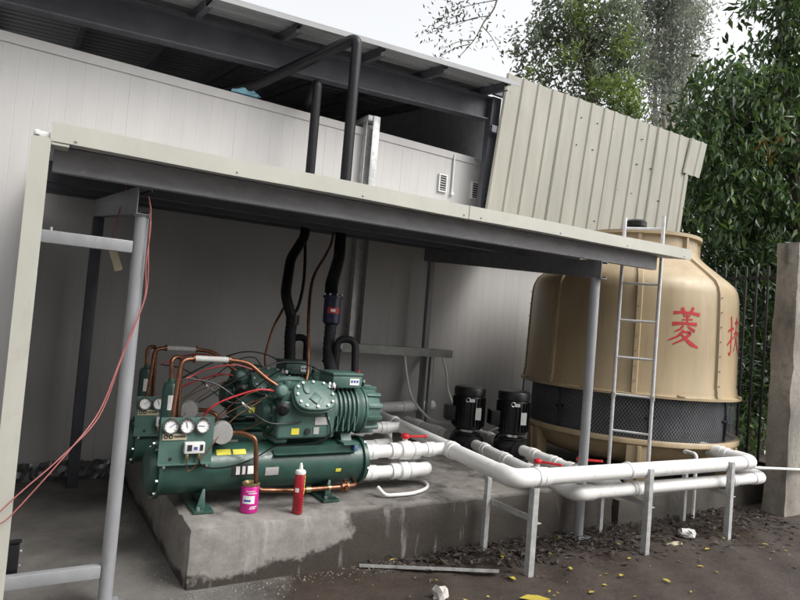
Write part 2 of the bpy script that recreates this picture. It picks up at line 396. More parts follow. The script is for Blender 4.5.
m = MB(); m.cyl((4.28, 5.93, 3.16), (4.28, 5.93, 3.62), .012, n=8); m.box((4.262, 5.91, 3.13), (4.298, 5.948, 3.165)); m.build('conduit', 'white_plastic', cs)

# ------------------------------------------------------------------ upper steel roof
SX = .058
def rz(x): return 3.82 + SX*x
BH = .28; PR = .15
def sz(x, y): return rz(x) + BH + .003 + PR*(y-5.8)      # underside of the rafters
up = thing('upper_roof', (4.47, 5.8, 2.7), 'dark grey steel roof frame with corrugated sheets over the cold store', 'roof')
def cprof(h, wd, t): return [(0, 0), (wd, 0), (wd, .012+t), (wd-t, .012+t), (wd-t, t), (t, t), (t, h-t), (wd-t, h-t), (wd-t, h-t-.012), (wd, h-t-.012), (wd, h), (0, h)]
def iprof(h, wd, t): return [(-wd/2, 0), (wd/2, 0), (wd/2, t), (t/2, t), (t/2, h-t), (wd/2, h-t), (wd/2, h), (-wd/2, h), (-wd/2, h-t), (-t/2, h-t), (-t/2, t), (-wd/2, t)]
m = MB(); m.ext(iprof(BH, .12, .012), (-1.0, 5.8, rz(-1.0)), (4.66, 5.8, rz(4.66)), (0, 1, 0), (0, 0, 1)); m.build('beam', 'dark_steel', up, smooth=20)
rx = [-.5, .3, 1.13, 1.95, 2.85, 3.62, 4.47]
for x in rx:
    m = MB(); m.ext(cprof(.085, .055, .005), (x, 5.34, sz(x, 5.34)), (x, 10.4, sz(x, 10.4)), (1, 0, 0), (0, 0, 1)); m.build('rafter', 'dark_steel', up, smooth=20)
m = MB(); m.ext(cprof(.13, .09, .005), (4.655, 5.70, 2.72), (4.745, 5.70, rz(4.45)+BH), (0, 1, 0), (-1, 0, 0)); m.build('column', 'dark_steel', up, smooth=20)
m = MB(); m.box((4.69, 5.60, 3.98), (4.71, 5.64, 4.12)); m.build('bracket', 'galv', up)
# sheets with ribs along the slope, four laps
ribs = []
y = 5.27
while y < 10.4:
    ribs += [(y, 0), (y+.06, 0), (y+.085, .042), (y+.115, .042), (y+.14, 0), (y+.16, 0)]; y += .19
for k, (xa, xb) in enumerate(((-1.0, .6), (.5, 2.3), (2.2, 4.62))):
    n = len(ribs)
    vs = [(xx, a, sz(xx, a)+.087+.003*k+b+t) for xx in (xa, xb) for t in (0, .004) for a, b in ribs]
    fs = []
    for i in range(n-1):
        fs += [(i, i+1, 2*n+i+1, 2*n+i), (n+i, 3*n+i, 3*n+i+1, n+i+1), (i, n+i, n+i+1, i+1), (2*n+i, 2*n+i+1, 3*n+i+1, 3*n+i)]
    fs += [(0, 2*n, 3*n, n), (n-1, 2*n-1, 4*n-1, 3*n-1)]
    m = MB(); m.add(vs, fs); m.build('roof_sheet', 'roof_sheet', up, smooth=20)
m = MB(); m.bar((-1.0, 5.25, sz(-1.0, 5.25)+.085), (4.62, 5.25, sz(4.62, 5.25)+.085), .006, .05); m.build('eave_flashing', 'roof_sheet', up)

# cream corrugated cladding screen beside the column
cl = thing('cladding_screen', (6.5, 5.6, 2.8), 'cream corrugated metal cladding screen rising behind the cooling tower', 'cladding')
def clad(xa, xb, ztl, ztr, zb, yoff, lean=.105, pitch=.245):
    """ribbed sheet facing -Y, ribs leaning with the sheet; top follows ztl..ztr"""
    pr = []; x = xa
    while x < xb-1e-6:
        for dx, d in ((0, 0), (.018, -.018), (.070, -.018), (.088, 0)):
            if x+dx <= xb: pr.append((x+dx, d))
        x += pitch
    pr.append((xb, 0)); n = len(pr); zt = lambda x: ztl+(ztr-ztl)*(x-xa)/(xb-xa)
    vs = []
    for t in (0, .005):
        vs += [(x, yoff+d+t, zb) for x, d in pr] + [(x+lean*(zt(x)-zb)*(1+.12*(x-4.5)/1.5), yoff+d+t, zt(x)) for x, d in pr]
    fs = []
    for i in range(n-1):
        fs += [(i, i+1, n+i+1, n+i), (2*n+i, 3*n+i, 3*n+i+1, 2*n+i+1), (i, 2*n+i, 2*n+i+1, i+1), (n+i, n+i+1, 3*n+i+1, 3*n+i)]
    fs += [(0, n, 3*n, 2*n), (n-1, 3*n-1, 4*n-1, 2*n-1)]
    return MB().add(vs, fs)
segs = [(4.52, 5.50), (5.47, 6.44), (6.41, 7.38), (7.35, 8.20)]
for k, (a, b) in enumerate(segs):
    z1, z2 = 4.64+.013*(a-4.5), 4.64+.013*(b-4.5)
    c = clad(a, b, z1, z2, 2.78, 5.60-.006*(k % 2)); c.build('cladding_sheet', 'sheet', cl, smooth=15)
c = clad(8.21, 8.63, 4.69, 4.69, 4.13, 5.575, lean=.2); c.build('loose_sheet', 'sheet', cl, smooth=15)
for z, o in ((3.12, 0), (3.62, .06), (4.05, .11), (4.42, .15)):
    for k in range(13):
        if random.random() < .5: m = MB(); m.cyl((4.62+k*.2945+o*(1+.1*k), 5.592, z), (4.62+k*.298+o*(1+.1*k), 5.583, z), .008, .006, n=8); m.build('screw_head', 'ink', cl)
for z in (3.1, 3.9, 4.35):
    m = MB(); m.ext(cprof(.08, .05, .004), (4.56, 5.612, z), (8.35, 5.612, z), (0, 1, 0), (0, 0, 1)); m.build('girt', 'dark_steel', cl)

# ------------------------------------------------------------------ lean-to canopy
cp = thing('canopy', (2.4, 3.4, 0), 'low cream lean-to canopy on grey steel posts over the compressors', 'canopy')
def cz(x, y): return 2.232 + .0125*x + .10*(y-3.2)
xs = lin(.075, 4.895, 5)
for a, b in zip(xs[:-1], xs[1:]):
    m = MB(); a, b = a+.002, b-.002
    vs = [(x, y, cz(x, y)+t) for t in (.012, .092) for y in (3.206, 5.93) for x in (a, b)]
    m.add(vs, [(0, 2, 3, 1), (4, 5, 7, 6), (0, 1, 5, 4), (2, 6, 7, 3), (0, 4, 6, 2), (1, 3, 7, 5)]); m.build('roof_panel', 'panel', cp)
FP = [(0, .010), (.003, .010), (.003, .095), (.06, .100), (.06, .103), (0, .098)]
for k, (xa, xb) in enumerate(((.066, 2.52), (2.46, 4.90))):
    xsn = lin(xa, xb, 16)
    m = MB(); n = len(FP); vs = [(x, 3.196-.004*k+a+.0025*math.sin(x*3.7)*math.sin(x*1.3), cz(x, 3.2)+b+.0022*math.sin(x*4.3+1)) for x in xsn for a, b in FP]
    m.add(vs, [(i*n+j, i*n+(j+1) % n, (i+1)*n+(j+1) % n, (i+1)*n+j) for i in range(16) for j in range(n)] + [tuple(range(n))[::-1], tuple(range(16*n, 17*n))]); fo = m.build('fascia', 'cream', cp, smooth=20)
    for x in lin(xa+.1, xb-.1, 3):
        m = MB(); m.cyl((x, 3.1945-.004*k, cz(x, 3.2)+.03), (x, 3.1885-.004*k, cz(x, 3.2)+.03), .006, .004, n=8); m.build('rivet', 'galv', fo)
m = MB(); m.box((.069, 3.2005, cz(.08, 3.2)-.002), (.14, 3.30, cz(.08, 3.2)+.010)); m.build('flashing_scrap', 'cream', cp)
purl = []
for y, mt in ((3.34, 'purlin_paint'), (4.2, 'dark_steel'), (5.0, 'dark_steel'), (5.72, 'dark_steel')):
    za, zb = cz(.08, y)-.112, cz(4.64, y)-.112
    m = MB(); m.ext(cprof(.120, .05, .004), (.085, y, za), (4.64, y, zb), (0, 1, 0), (0, 0, 1)); m.build('purlin', mt, cp, smooth=20)
for x in (.475, 3.86):
    z = lambda y: cz(x, y)-.114-.142
    m = MB(); m.ext(cprof(.140, .07, .006), (x, 3.27 if x > 1 else 3.385, z(3.27 if x > 1 else 3.385)), (x, 5.78, z(5.78)), (1, 0, 0), (0, 0, 1)); m.build('rafter', 'grey_paint', cp, smooth=20)
def post(x, y, r_, zt, mt):
    m = MB(); m.lathe([(r_, 0), (r_, zt)], (x, y, 0), n=24); o = m.build('post', mt, cp)
    m = MB(); m.box((x-.07, y-.07, .001), (x+.07, y+.07, .01)); m.build('base_plate', mt, o)
    m = MB(); m.lathe([(r_+.004, zt-.012), (r_+.007, zt-.004), (r_+.002, zt+.003)], (x, y, 0), n=20); m.build('weld', mt, o)
post(.513, 3.43, .0345, cz(.5, 3.43)-.258, 'post_paint')
post(3.89, 3.345, .037, cz(3.9, 3.345)-.258, 'post_paint')
for x, mt, hw in ((.513, 'dark_steel', .042), (3.89, 'post_paint', .03)):
    m = MB(); m.box((x-hw, 5.64, 0 if x < 1 else .335), (x+hw, 5.70, cz(x, 5.66)-.258)); m.build('back_post', mt, cp, bevel=.006)
m = MB(); m.box((.069, 3.405, 1.80), (.478, 3.455, 1.862)); m.build('upper_rail', 'post_paint', cp, bevel=.004)
m = MB(); m.box((.069, 3.405, .152), (.478, 3.455, .212)); m.build('lower_rail', 'post_paint', cp, bevel=.004)
for z in (1.86,):
    m = MB(); m.cyl((.11, 3.43, z), (.11, 3.43, z+.02), .006, n=8); m.build('bolt', 'galv', cp)
# side wall: sandwich panel closed by a cream edge channel
m = MB(); m.box((-.006, 3.235, 0), (.061, 5.93, 2.245)); m.build('side_wall_panel', 'panel', cp)
m = MB(); m.ext([(-.012, .05), (-.012, 0), (.066, 0), (.066, .05), (.063, .05), (.063, .003), (-.009, .003), (-.009, .05)], (0, 3.198, .0), (0, 3.198, 2.256), (1, 0, 0), (0, 1, 0)); m.build('edge_trim', 'cream', cp, smooth=20)
m = MB(); m.box((-.004, 3.215, 2.258), (.062, 3.26, 2.285)); m.box((.0, 3.2, 2.262), (.02, 3.214, 2.285)); m.build('corner_clip', 'white_plastic', cp, bevel=.003)
m = MB(); m.box((.069, 3.47, .20), (.118, 3.53, .34)); m.box((.07, 3.474, .345), (.125, 3.5, .36)); m.build('junction_box', 'black', cp, bevel=.004)
for k in range(2):
    m = MB(); m.cyl((.121, 3.5, .23+k*.07), (.13, 3.5, .23+k*.07), .008, n=8); m.build('bolt', 'steel', cp)

# crumpled foil-faced film along the foot of the wall
V = []; F = []; nxx, nzz = 34, 5
for j in range(nzz):
    for i in range(nxx):
        V.append((.09+i*.024, 5.90+.018*random.uniform(-1, 1)-.01*j*(j < 2), .002+j*.04+.01*random.uniform(-1, 1)*(j > 0)))
F = [(j*nxx+i, j*nxx+i+1, (j+1)*nxx+i+1, (j+1)*nxx+i) for j in range(nzz-1) for i in range(nxx-1)]
tag(quadmesh('foil_wrap', V, F, 'foil'), 'crumpled silver foil wrap along the foot of the dark back wall', 'foil')


# ------------------------------------------------------------------ added building shape behind the camera, blocks low sky light under the canopy
nb = thing('low_sky_blocker', (-6, -6.2, 0), 'plain pale block added out of view to cut low sky light', 'building')
m = MB(); m.box((-14, -9, 0), (6.5, -5.6, 6.9)); nw = m.build('wall', 'blocker_plaster', nb, bevel=.02)  # unseen added mass, height set to shut out low sky
m = MB(); m.box((-14.1, -9.1, 6.902), (6.6, -5.5, 7.05)); m.build('blocker_parapet', 'old_concrete', nb, bevel=.01)
for x in (-11, -7, -3, 1, 4.4):
    m = MB(); m.box((x, -5.598, 1.3), (x+1.6, -5.55, 2.8)); wi = m.build('blocker_window', 'dark_steel', nb)
    m = MB(); m.box((x+.06, -5.548, 1.36), (x+.77, -5.545, 2.74)); m.build('blocker_pane', 'black', wi)
    m = MB(); m.box((x+.83, -5.548, 1.36), (x+1.54, -5.545, 2.74)); m.build('blocker_pane', 'black', wi)
# ------------------------------------------------------------------ water-cooled compressor unit (front one built, rear one copied)
def compressor_unit():
    U = thing('compressor_unit', (1.45, 3.85, .34), 'front green compressor on its horizontal vessel, beside the magenta can', 'compressor', 'green compressor units on the plinth')
    VY, VZ, VR = 3.85, .57, .147
    m = MB(); m.lathe([(VR, .80), (VR, 2.18)], (0, VY, VZ), (1, 0, 0), n=40); ves = m.build('vessel', 'green', U)
    m = MB(); m.lathe([(.02, .722), (.08, .727), (.125, .742), (.138, .765), (.138, .782), (.166, .784), (.166, .803), (.15, .806)], (0, VY, VZ), (1, 0, 0), n=40); m.build('end_cap', 'green', U)
    m = MB(); m.lathe([(.15, 2.176), (.166, 2.178), (.166, 2.198), (.15, 2.2), (.146, 2.205), (.146, 2.222), (.12, 2.232), (.02, 2.236)], (0, VY, VZ), (1, 0, 0), n=40); m.build('end_cap', 'green', U)
    for k in range(10):
        a = 2*math.pi*(k+.3)/10; y, z = VY+.152*math.cos(a), VZ+.152*math.sin(a)
        m = MB(); m.cyl((.770, y, z), (.786, y, z), .0095, n=6); m.build('bolt', 'steel', U)
        if k % 2: m = MB(); m.cyl((2.198, y, z), (2.212, y, z), .0095, n=6); m.build('bolt', 'steel', U)
    for x in (1.07, 1.93):                     # saddle feet: web plate and foot plate
        m = MB(); m.add([(x-.006, 3.70, .36), (x-.006, 4.0, .36), (x-.006, 3.95, .47), (x-.006, 3.75, .48), (x+.006, 3.70, .36), (x+.006, 4.0, .36), (x+.006, 3.95, .47), (x+.006, 3.75, .48)],
                        [(0, 1, 2, 3), (7, 6, 5, 4), (0, 4, 5, 1), (1, 5, 6, 2), (2, 6, 7, 3), (3, 7, 4, 0)])
        m.add([(x-.05, 3.70, .36), (x+.006, 3.70, .36), (x+.006, 3.73, .47), (x-.01, 3.73, .47), (x-.05, 3.706, .36), (x+.006, 3.706, .36), (x+.006, 3.736, .47), (x-.01, 3.736, .47)],
              [(0, 1, 2, 3), (7, 6, 5, 4), (0, 4, 5, 1), (1, 5, 6, 2), (2, 6, 7, 3), (3, 7, 4, 0)])
        m.box((x-.07, 3.66, .342), (x+.05, 4.04, .359)); f = m.build('foot', 'green', U, bevel=.002)
        m = MB(); m.cyl((x-.04, 3.69, .359), (x-.04, 3.69, .375), .012, n=6); m.build('anchor_bolt', 'steel', f)
    for y, s in ((3.735, -1), (3.965, 1)):     # rails welded along the vessel top
        m = MB(); m.ext([(0, 0), (-.05*s*-1 if s < 0 else .05, -.002), (.05 if s > 0 else .05*-1*-1, .006), (.006*(1 if s > 0 else 1), .008), (.006, .05), (0, .05)], (1.50, y, .655), (2.09, y, .655), (0, -1 if s < 0 else 1, 0), (0, 0, 1)); m.build('rail', 'green', U)
    # --- compressor body
    CY, CZ = 3.86, .925
    m = MB(); m.box((1.50, 3.705, .755), (1.92, 4.015, 1.0)); m.box((1.50, 3.74, .72), (1.60, 3.98, .76)); cc = m.build('crankcase', 'green_lite', U, bevel=.035, seg=4)
    m = MB(); m.lathe([(.05, 1.42), (.085, 1.425), (.095, 1.44), (.1, 1.47), (.125, 1.475), (.13, 1.50), (.13, 1.53)], (0, CY, .90), (1, 0, 0), n=28); m.build('bearing_cover', 'green', U)
    for k in range(8):
        a = 2*math.pi*k/8; m = MB(); m.cyl((1.458, CY+.112*math.cos(a), .90+.112*math.sin(a)), (1.474, CY+.112*math.cos(a), .90+.112*math.sin(a)), .009, n=6); m.build('bolt', 'green_lite', U)
    pr = [(.15, 1.88), (.155, 1.93)]
    for k in range(5):
        x = 1.945+k*.034; pr += [(.152, x), (.170, x+.003), (.170, x+.012), (.152, x+.016)]
    pr += [(.155, 2.12), (.162, 2.13), (.162, 2.15)]
    m = MB(); m.lathe(pr, (0, CY, CZ), (1, 0, 0), n=40); m.build('motor_housing', 'green_lite', U)
    m = MB(); m.ext([(-.08, 0), (.08, 0), (.05, .06), (-.05, .06)], (2.02, CY, .72), (2.10, CY, .72), (0, 1, 0), (0, 0, 1)); m.box((2.0, 3.70, .705), (2.12, 4.02, .72)); m.build('motor_foot', 'green_lite', U)
    m = MB(); m.lathe([(.162, 2.15), (.172, 2.153), (.172, 2.17), (.155, 2.175), (.150, 2.27), (.135, 2.29), (.05, 2.295)], (0, CY, CZ), (1, 0, 0), n=36)
    for k in range(12):
        a = 2*math.pi*(k+.5)/12; u = Vector((0, math.cos(a), math.sin(a)))
        m.bar(Vector((2.17, CY, CZ))+u*.155, Vector((2.29, CY, CZ))+u*.15, .03, .036, up=u)
    m.build('motor_cover', 'green_lite', U, bevel=.004)
    # V-banked cylinder heads
    for s, x in ((-1, 1.735), (1, 1.68)):
        n_ = Vector((0, .80*s, .60)).normalized(); t_ = Vector((1, 0, 0)); b_ = n_.cross(t_)
        def oval(a, b, k, n=28): return [(a*math.copysign(abs(math.cos(2*math.pi*i/n))**k, math.cos(2*math.pi*i/n)), b*math.copysign(abs(math.sin(2*math.pi*i/n))**k, math.sin(2*math.pi*i/n))) for i in range(n)]
        c0 = Vector((x, CY, .905))
        m = MB(); m.ext(oval(.14, .10, .75), c0, c0+n_*.19, t_, b_); m.ext(oval(.155, .115, .7), c0+n_*.19, c0+n_*.205, t_, b_); m.build('cylinder_bank', 'green_lite', U, bevel=.006)
        m = MB(); m.ext(oval(.15, .11, .7), c0+n_*.207, c0+n_*.238, t_, b_); h = m.build('cylinder_head', 'green_lite', U, bevel=.012)
        m = MB(); q = c0+n_*.24
        m.ext([(-.05, .03), (-.005, .075), (.045, .03), (0, -.015)], q, q+n_*.008, t_, b_*(-1)); m.build('head_boss', 'green_lite', h, bevel=.003)
        m = MB(); q = c0+n_*.24; m.ext([(a-.055, b-.045) for a, b in oval(.026, .042, .9, 14)], q, q+n_*.008, t_, b_*(-1)); m.build('head_boss', 'green_lite', h, bevel=.003)
        for k, (a, b) in enumerate(oval(.128, .09, .75, 12)):
            q = c0+t_*a+b_*b+n_*.238; m = MB(); m.cyl(q, q+n_*.012, .0095, n=6); m.build('bolt', 'galv', h)
    m = MB(); m.box((1.52, 3.72, 1.0), (1.64, 3.86, 1.06)); m.lathe([(.035, 0), (.045, .02), (.045, .06), (.03, .075)], (1.50, 3.73, 1.055), (0, -.4, .1), n=16)
    m.cyl((1.46, 3.70, 1.06), (1.53, 3.72, 1.06), .042, n=14); m.cyl((1.58, 3.79, 1.05), (1.58, 3.79, 1.12), .03, n=12); m.build('discharge_valve', 'green_lite', U, bevel=.006)
    m = MB(); m.lathe([(.03, 0), (.045, .01), (.045, .03), (.022, .04), (.022, .07)], (1.52, 3.70, .955), (-.2, -1, 0), n=18); m.build('sight_glass', 'black', U)
    m = MB(); m.cyl((1.715, 3.708, .805), (1.715, 3.692, .805), .020, n=16); m.build('oil_port', 'ink', U)
    m = MB(); m.box((1.83, 4.0, 1.0), (1.93, 4.12, 1.07)); m.cyl((2.0, 4.06, 1.04), (2.0, 4.06, 1.12), .045, n=14); m.cyl((2.0, 3.95, 1.06), (2.0, 4.06, 1.06), .05, n=14); m.build('suction_valve', 'green', U, bevel=.006)
    # terminal box
    m = MB(); m.box((1.89, 3.73, 1.085), (2.12, 3.96, 1.165)); tb = m.build('terminal_box', 'green_lite', U, bevel=.008)
    m = MB(); m.box((1.885, 3.725, 1.167), (2.125, 3.965, 1.186)); m.build('lid', 'green_lite', tb, bevel=.006)
    m = MB(); m.box((1.94, 3.79, 1.06), (2.07, 3.91, 1.084)); m.build('neck', 'green', tb)
    m = MB(); m.box((2.02, 3.7268, 1.105), (2.095, 3.7292, 1.15)); lb = m.build('label_plate', 'dial', tb)
    for k in range(3):
        m = MB(); m.box((2.028+.022*k, 3.7255, 1.122), (2.043+.022*k, 3.7265, 1.138)); m.build('print', 'ink_blue', tb)
    m = MB(); m.cyl((2.12, 3.80, 1.12), (2.165, 3.80, 1.12), .02, n=10); m.cyl((2.155, 3.80, 1.12), (2.17, 3.80, 1.12), .028, n=8); m.build('cable_gland', 'green', tb)
    m = MB(); m.cyl((2.11, 3.78, 1.19), (2.11, 3.78, 1.205), .01, n=8); m.build('plug', 'red_plastic', tb)
    for x in (1.90, 1.915):
        m = MB(); m.lathe([(.018, 0), (.018, .02), (.006, .036)], (x-.04, 3.72-.03*(x > 1.905), 1.09), (0, 0, 1), n=10); m.build('gland_nut', 'steel', U)
    # plates and stickers on the case and the vessel
    def plate(name, x0, x1, z0, z1, y, mt, par): m = MB(); m.box((x0, y-.003, z0), (x1, y, z1)); return m.build(name, mt, par)
    plate('sticker', 1.60, 1.655, .785, .825, 3.7035, 'label_yellow', cc)
    plate('data_plate', 1.765, 1.87, .845, .895, 3.7035, 'label_silver', cc); plate('data_plate', 1.76, 1.80, .785, .83, 3.7035, 'label_silver', cc)
    def curved(name, x0, x1, z0, z1, mt, par, off=.0015):
        a0, a1 = math.asin((z0-VZ)/VR), math.asin((z1-VZ)/VR); vs = []; n = 4
        for k in range(n+1):
            a = a0+(a1-a0)*k/n
            for rr in (VR+off, VR+off+.001):
                vs += [(x0, VY-rr*math.cos(a), VZ+rr*math.sin(a)), (x1, VY-rr*math.cos(a), VZ+rr*math.sin(a))]
        fs = []
        for k in range(n):
            b = 4*k; fs += [(b+2, b+3, b+7, b+6), (b, b+4, b+5, b+1), (b, b+2, b+6, b+4), (b+1, b+5, b+7, b+3)]
        fs += [(0, 1, 3, 2), (4*n, 4*n+2, 4*n+3, 4*n+1)]
        m = MB(); m.add(vs, fs); return m.build(name, mt, par, smooth=60)
    curved('warning_strip', 1.13, 1.222, .665, .692, 'label_yellow', ves); curved('warning_strip', 1.236, 1.32, .665, .690, 'label_yellow', ves)
    curved('name_plate', 1.225, 1.375, .54, .61, 'ink', ves)
    for a, b in ((1.25, 1.275), (1.29, 1.31), (1.325, 1.365)): curved('plate_field', a, b, .552, .60, 'dial', ves, .003)
    curved('data_plate', 1.445, 1.535, .535, .585, 'label_silver', ves); curved('sticker', 1.955, 1.995, .53, .552, 'label_yellow', ves)
    # gauge panel
    m = MB(); m.ext([(0, 0), (-.005, 0), (-.005, -.265), (-.03, -.268), (-.03, -.272), (.03, -.272), (.03, -.268), (0, -.265)], (.77, 3.70, .905), (1.085, 3.70, .905), (0, 1, 0), (0, 0, 1)); gp = m.build('gauge_panel', 'green_lite', U)
    for k, x in enumerate((.825, .919, 1.013)):
        m = MB(); m.lathe([(.046, 0), (.046, .018), (.044, .024), (.037, .024), (.035, .018)], (x, 3.694, .857), (0, -1, 0), n=28, closed=True); gz_ = m.build('gauge_rim', 'chrome', gp)
        m = MB(); m.lathe([(.044, .002), (.037, .016), (.001, .016)], (x, 3.694, .857), (0, -1, 0), n=28); m.build('gauge_dial', 'dial', gp)
        m = MB(); a = R(35+k*70); d = Vector((math.cos(a), 0, math.sin(a))); c0 = Vector((x, 3.6765, .857)); m.bar(c0-d*.010, c0+d*.026, .002, .005, up=(0, 1, 0)); m.build('gauge_needle', 'ink_blue', gp)
        m = MB()
        for j in range(9):
            a = R(-40+j*32); d = Vector((math.cos(a), 0, math.sin(a))); m.bar(c0+d*.027, c0+d*.034, .001, .0025, up=(0, 1, 0))
        m.build('gauge_scale', 'ink', gp)
    m = MB(); m.box((.785, 3.690, .775), (.925, 3.6945, .812)); np_ = m.build('maker_plate', 'cardboard', gp)
    for k in range(2):
        m = MB(); m.lathe([(.013, 0), (.013, .001), (.007, .001), (.007, 0)], (.803+.029*k, 3.690, .795), (0, -1, 0), n=14, closed=True); m.build('print', 'ink', gp)
    for k in range(9):
        m = MB(); m.box((.852+.0075*k, 3.6885, .790), (.857+.0075*k, 3.6897, .801)); m.build('print', 'ink', gp)
    m = MB(); m.box((.91, 3.655, .70), (1.03, 3.694, .765)); pc = m.build('pressure_switch', 'white_plastic', gp, bevel=.006)
    for a, b in ((.925, .952), (1.0, 1.018)):
        m = MB(); m.box((a, 3.652, .718), (b, 3.6545, .752)); m.build('switch_scale', 'ink', gp)
    m = MB(); m.box((.965, 3.652, .724), (.985, 3.6545, .740)); m.build('switch_label', 'ink_blue', gp)
    for x in (.93, 1.0): m = MB(); m.lathe([(.008, 0), (.011, -.01), (.011, -.028), (.006, -.035)], (x, 3.672, .70), (0, 0, 1), n=10); m.build('switch_nipple', 'can_gold', gp)
    m = MB(); m.cyl((.84, 3.6946, .665), (.84, 3.6935, .665), .011, n=14); m.build('panel_hole', 'ink', gp)
    for x in (.80, 1.05): m = MB(); m.cyl((x, 3.66, .622), (x, 3.66, .634), .008, n=6); m.build('panel_bolt', 'steel', gp)
    # foil faced filter drum beside the panel
    d_ = Vector((-.25, -1, .05)).normalized(); c0 = Vector((1.165, 3.80, .80))
    m = MB(); m.lathe([(.066, 0), (.066, .10), (.062, .107), (.02, .108)], c0, d_, n=32); m.build('filter_drum', 'foil_disc', U)
    m = MB(); m.cyl((1.165, 3.82, .66), (1.165, 3.82, .76), .02, n=10); m.build('drum_stem', 'green', U)
    # oil separator
    m = MB(); m.lathe([(.046, .715), (.048, .74), (.048, 1.04), (.04, 1.068), (.02, 1.08), (.018, 1.10)], (.865, 3.97, 0), (0, 0, 1), n=24); m.box((.83, 3.93, .70), (.90, 4.0, .72)); os_ = m.build('oil_separator', 'green', U)
    m = MB(); m.box((.845, 3.9185, .91), (.885, 3.923, 1.0)); m.build('label_plate', 'dial', os_)
    # copper lines
    def cop(path, r_=.014, nm='copper_line', mt='copper', f=.05, n=10): m = MB(); m.tube(fillet(path, f), r_, n); return m.build(nm, mt, U, smooth=60)
    cop([(.865, 3.97, 1.08), (.855, 3.97, 1.225), (.93, 4.02, 1.235), (.94, 4.02, .80)], .0135)
    cop([(.868, 3.86, .86), (.896, 3.88, 1.225), (1.0, 3.90, 1.232), (1.22, 3.90, 1.23), (1.33, 3.88, 1.22), (1.45, 3.82, 1.12), (1.54, 3.79, 1.07)], .0145)
    m = MB(); m.tube([(.985, 3.90, 1.232), (1.20, 3.90, 1.231)], .019, 12); m.build('pipe_sleeve', 'white_insul', U, smooth=60)
    for x in (.978, 1.206): m = MB(); m.cyl((x-.006, 3.90, 1.232), (x+.006, 3.90, 1.232), .024, n=12); m.build('clamp', 'copper', U)
    liq = [(1.19, 3.735, .80), (1.25, 3.68, .815), (1.325, 3.62, .79), (1.335, 3.62, .74), (1.362, 3.62, .472), (1.62, 3.62, .452), (2.0, 3.62, .452), (2.09, 3.64, .452), (2.12, 3.78, .46)]
    cop(liq, .0145, 'liquid_line')
    m = MB(); m.lathe([(.016, 0), (.028, .012), (.028, .04), (.034, .045), (.034, .06), (.02, .07)], (1.95, 3.62, .452), (1, 0, 0), n=14); m.cyl((1.985, 3.62, .452), (1.985, 3.575, .452), .016, n=10); m.cyl((1.985, 3.62, .452), (1.985, 3.62, .50), .013, n=8); m.build('stop_valve', 'copper', U)
    for a, b in ((1.70, 1.735), (1.86, 1.88)): m = MB(); m.cyl((a, 3.62, .452), (b, 3.62, .452), .019, n=10); m.build('pipe_union', 'can_gold', U)
    m = MB(); m.tube(smoothpath([(1.03, 3.76, .90), (1.06, 3.73, .95), (1.12, 3.72, .992), (1.24, 3.71, 1.04), (1.36, 3.70, 1.072), (1.47, 3.70, 1.06)]), .0062, 8); m.build('red_hose', 'red_hose', U, smooth=60)
    m = MB(); m.tube(smoothpath([(1.0, 3.672, .668), (1.02, 3.66, .63), (1.10, 3.66, .608), (1.24, 3.67, .618), (1.38, 3.69, .66), (1.50, 3.70, .715), (1.66, 3.69, .722), (1.83, 3.68, .75), (1.93, 3.70, .84), (1.90, 3.73, 1.0)]), .005, 6); m.build('black_cable', 'black', U, smooth=60)
    m = MB(); m.tube(smoothpath([(.93, 3.80, 1.12), (1.10, 3.78, 1.09), (1.26, 3.72, .985), (1.36, 3.70, .905), (1.47, 3.69, .86), (1.66, 3.692, .868)]), .0045, 6); m.build('black_cable', 'black', U, smooth=60)
    m = MB(); m.cyl((1.255, 3.722, .988), (1.31, 3.71, .945), .006, n=8); m.build('cable_joint', 'dial', U)
    m = MB(); m.tube(smoothpath([(.95, 3.95, 1.10), (1.1, 4.0, 1.16), (1.3, 4.0, 1.19), (1.5, 3.95, 1.13)]), .005, 6); m.build('red_cable', 'red_hose', U, smooth=60)
    # thin capillaries and control wires
    for pts, r_, mt, nm in (([(.825, 3.71, .82), (.83, 3.78, .75), (1.0, 3.80, .78), (1.2, 3.76, .93), (1.45, 3.74, 1.03)], .0032, 'copper', 'capillary'),
                            ([(.919, 3.71, .82), (.93, 3.80, .76), (1.12, 3.86, .86), (1.32, 3.80, 1.03), (1.55, 3.76, 1.08)], .0032, 'copper', 'capillary'),
                            ([(1.013, 3.71, .82), (1.05, 3.80, .74), (1.28, 3.78, .80), (1.42, 3.76, .86)], .0032, 'copper', 'capillary'),
                            ([(.93, 3.672, .665), (.95, 3.66, .60), (1.05, 3.68, .70), (1.2, 3.72, .88), (1.38, 3.72, 1.0)], .003, 'copper', 'capillary'),
                            ([(1.93, 3.73, 1.10), (1.88, 3.70, 1.06), (1.84, 3.70, .95), (1.88, 3.69, .80), (1.80, 3.69, .72)], .0045, 'black', 'control_wire'),
                            ([(2.0, 3.95, 1.10), (1.85, 4.02, 1.2), (1.6, 4.0, 1.22), (1.3, 3.98, 1.10), (1.05, 3.98, .95)], .005, 'black', 'control_wire'),
                            ([(1.70, 3.80, 1.14), (1.62, 3.76, 1.20), (1.50, 3.80, 1.17), (1.35, 3.90, 1.02)], .004, 'black', 'control_wire')):
        m = MB(); m.tube(smoothpath(pts, 6), r_, 6); m.build(nm, mt, U, smooth=60)
    m = MB(); m.lathe([(.05, 0), (.06, .012), (.06, .05), (.045, .06)], (1.60, 3.94, 1.02), (0, .2, 1), n=18); m.build('top_cover', 'green_lite', U, bevel=.004)
    for k in range(4): m = MB(); m.box((1.93+.045*k, 3.698, .80), (1.94+.045*k, 3.715, .90)); m.build('housing_rib', 'green_lite', U)
    return U
U1 = compressor_unit(); U1.location.x -= .035; U1.scale.x = .965
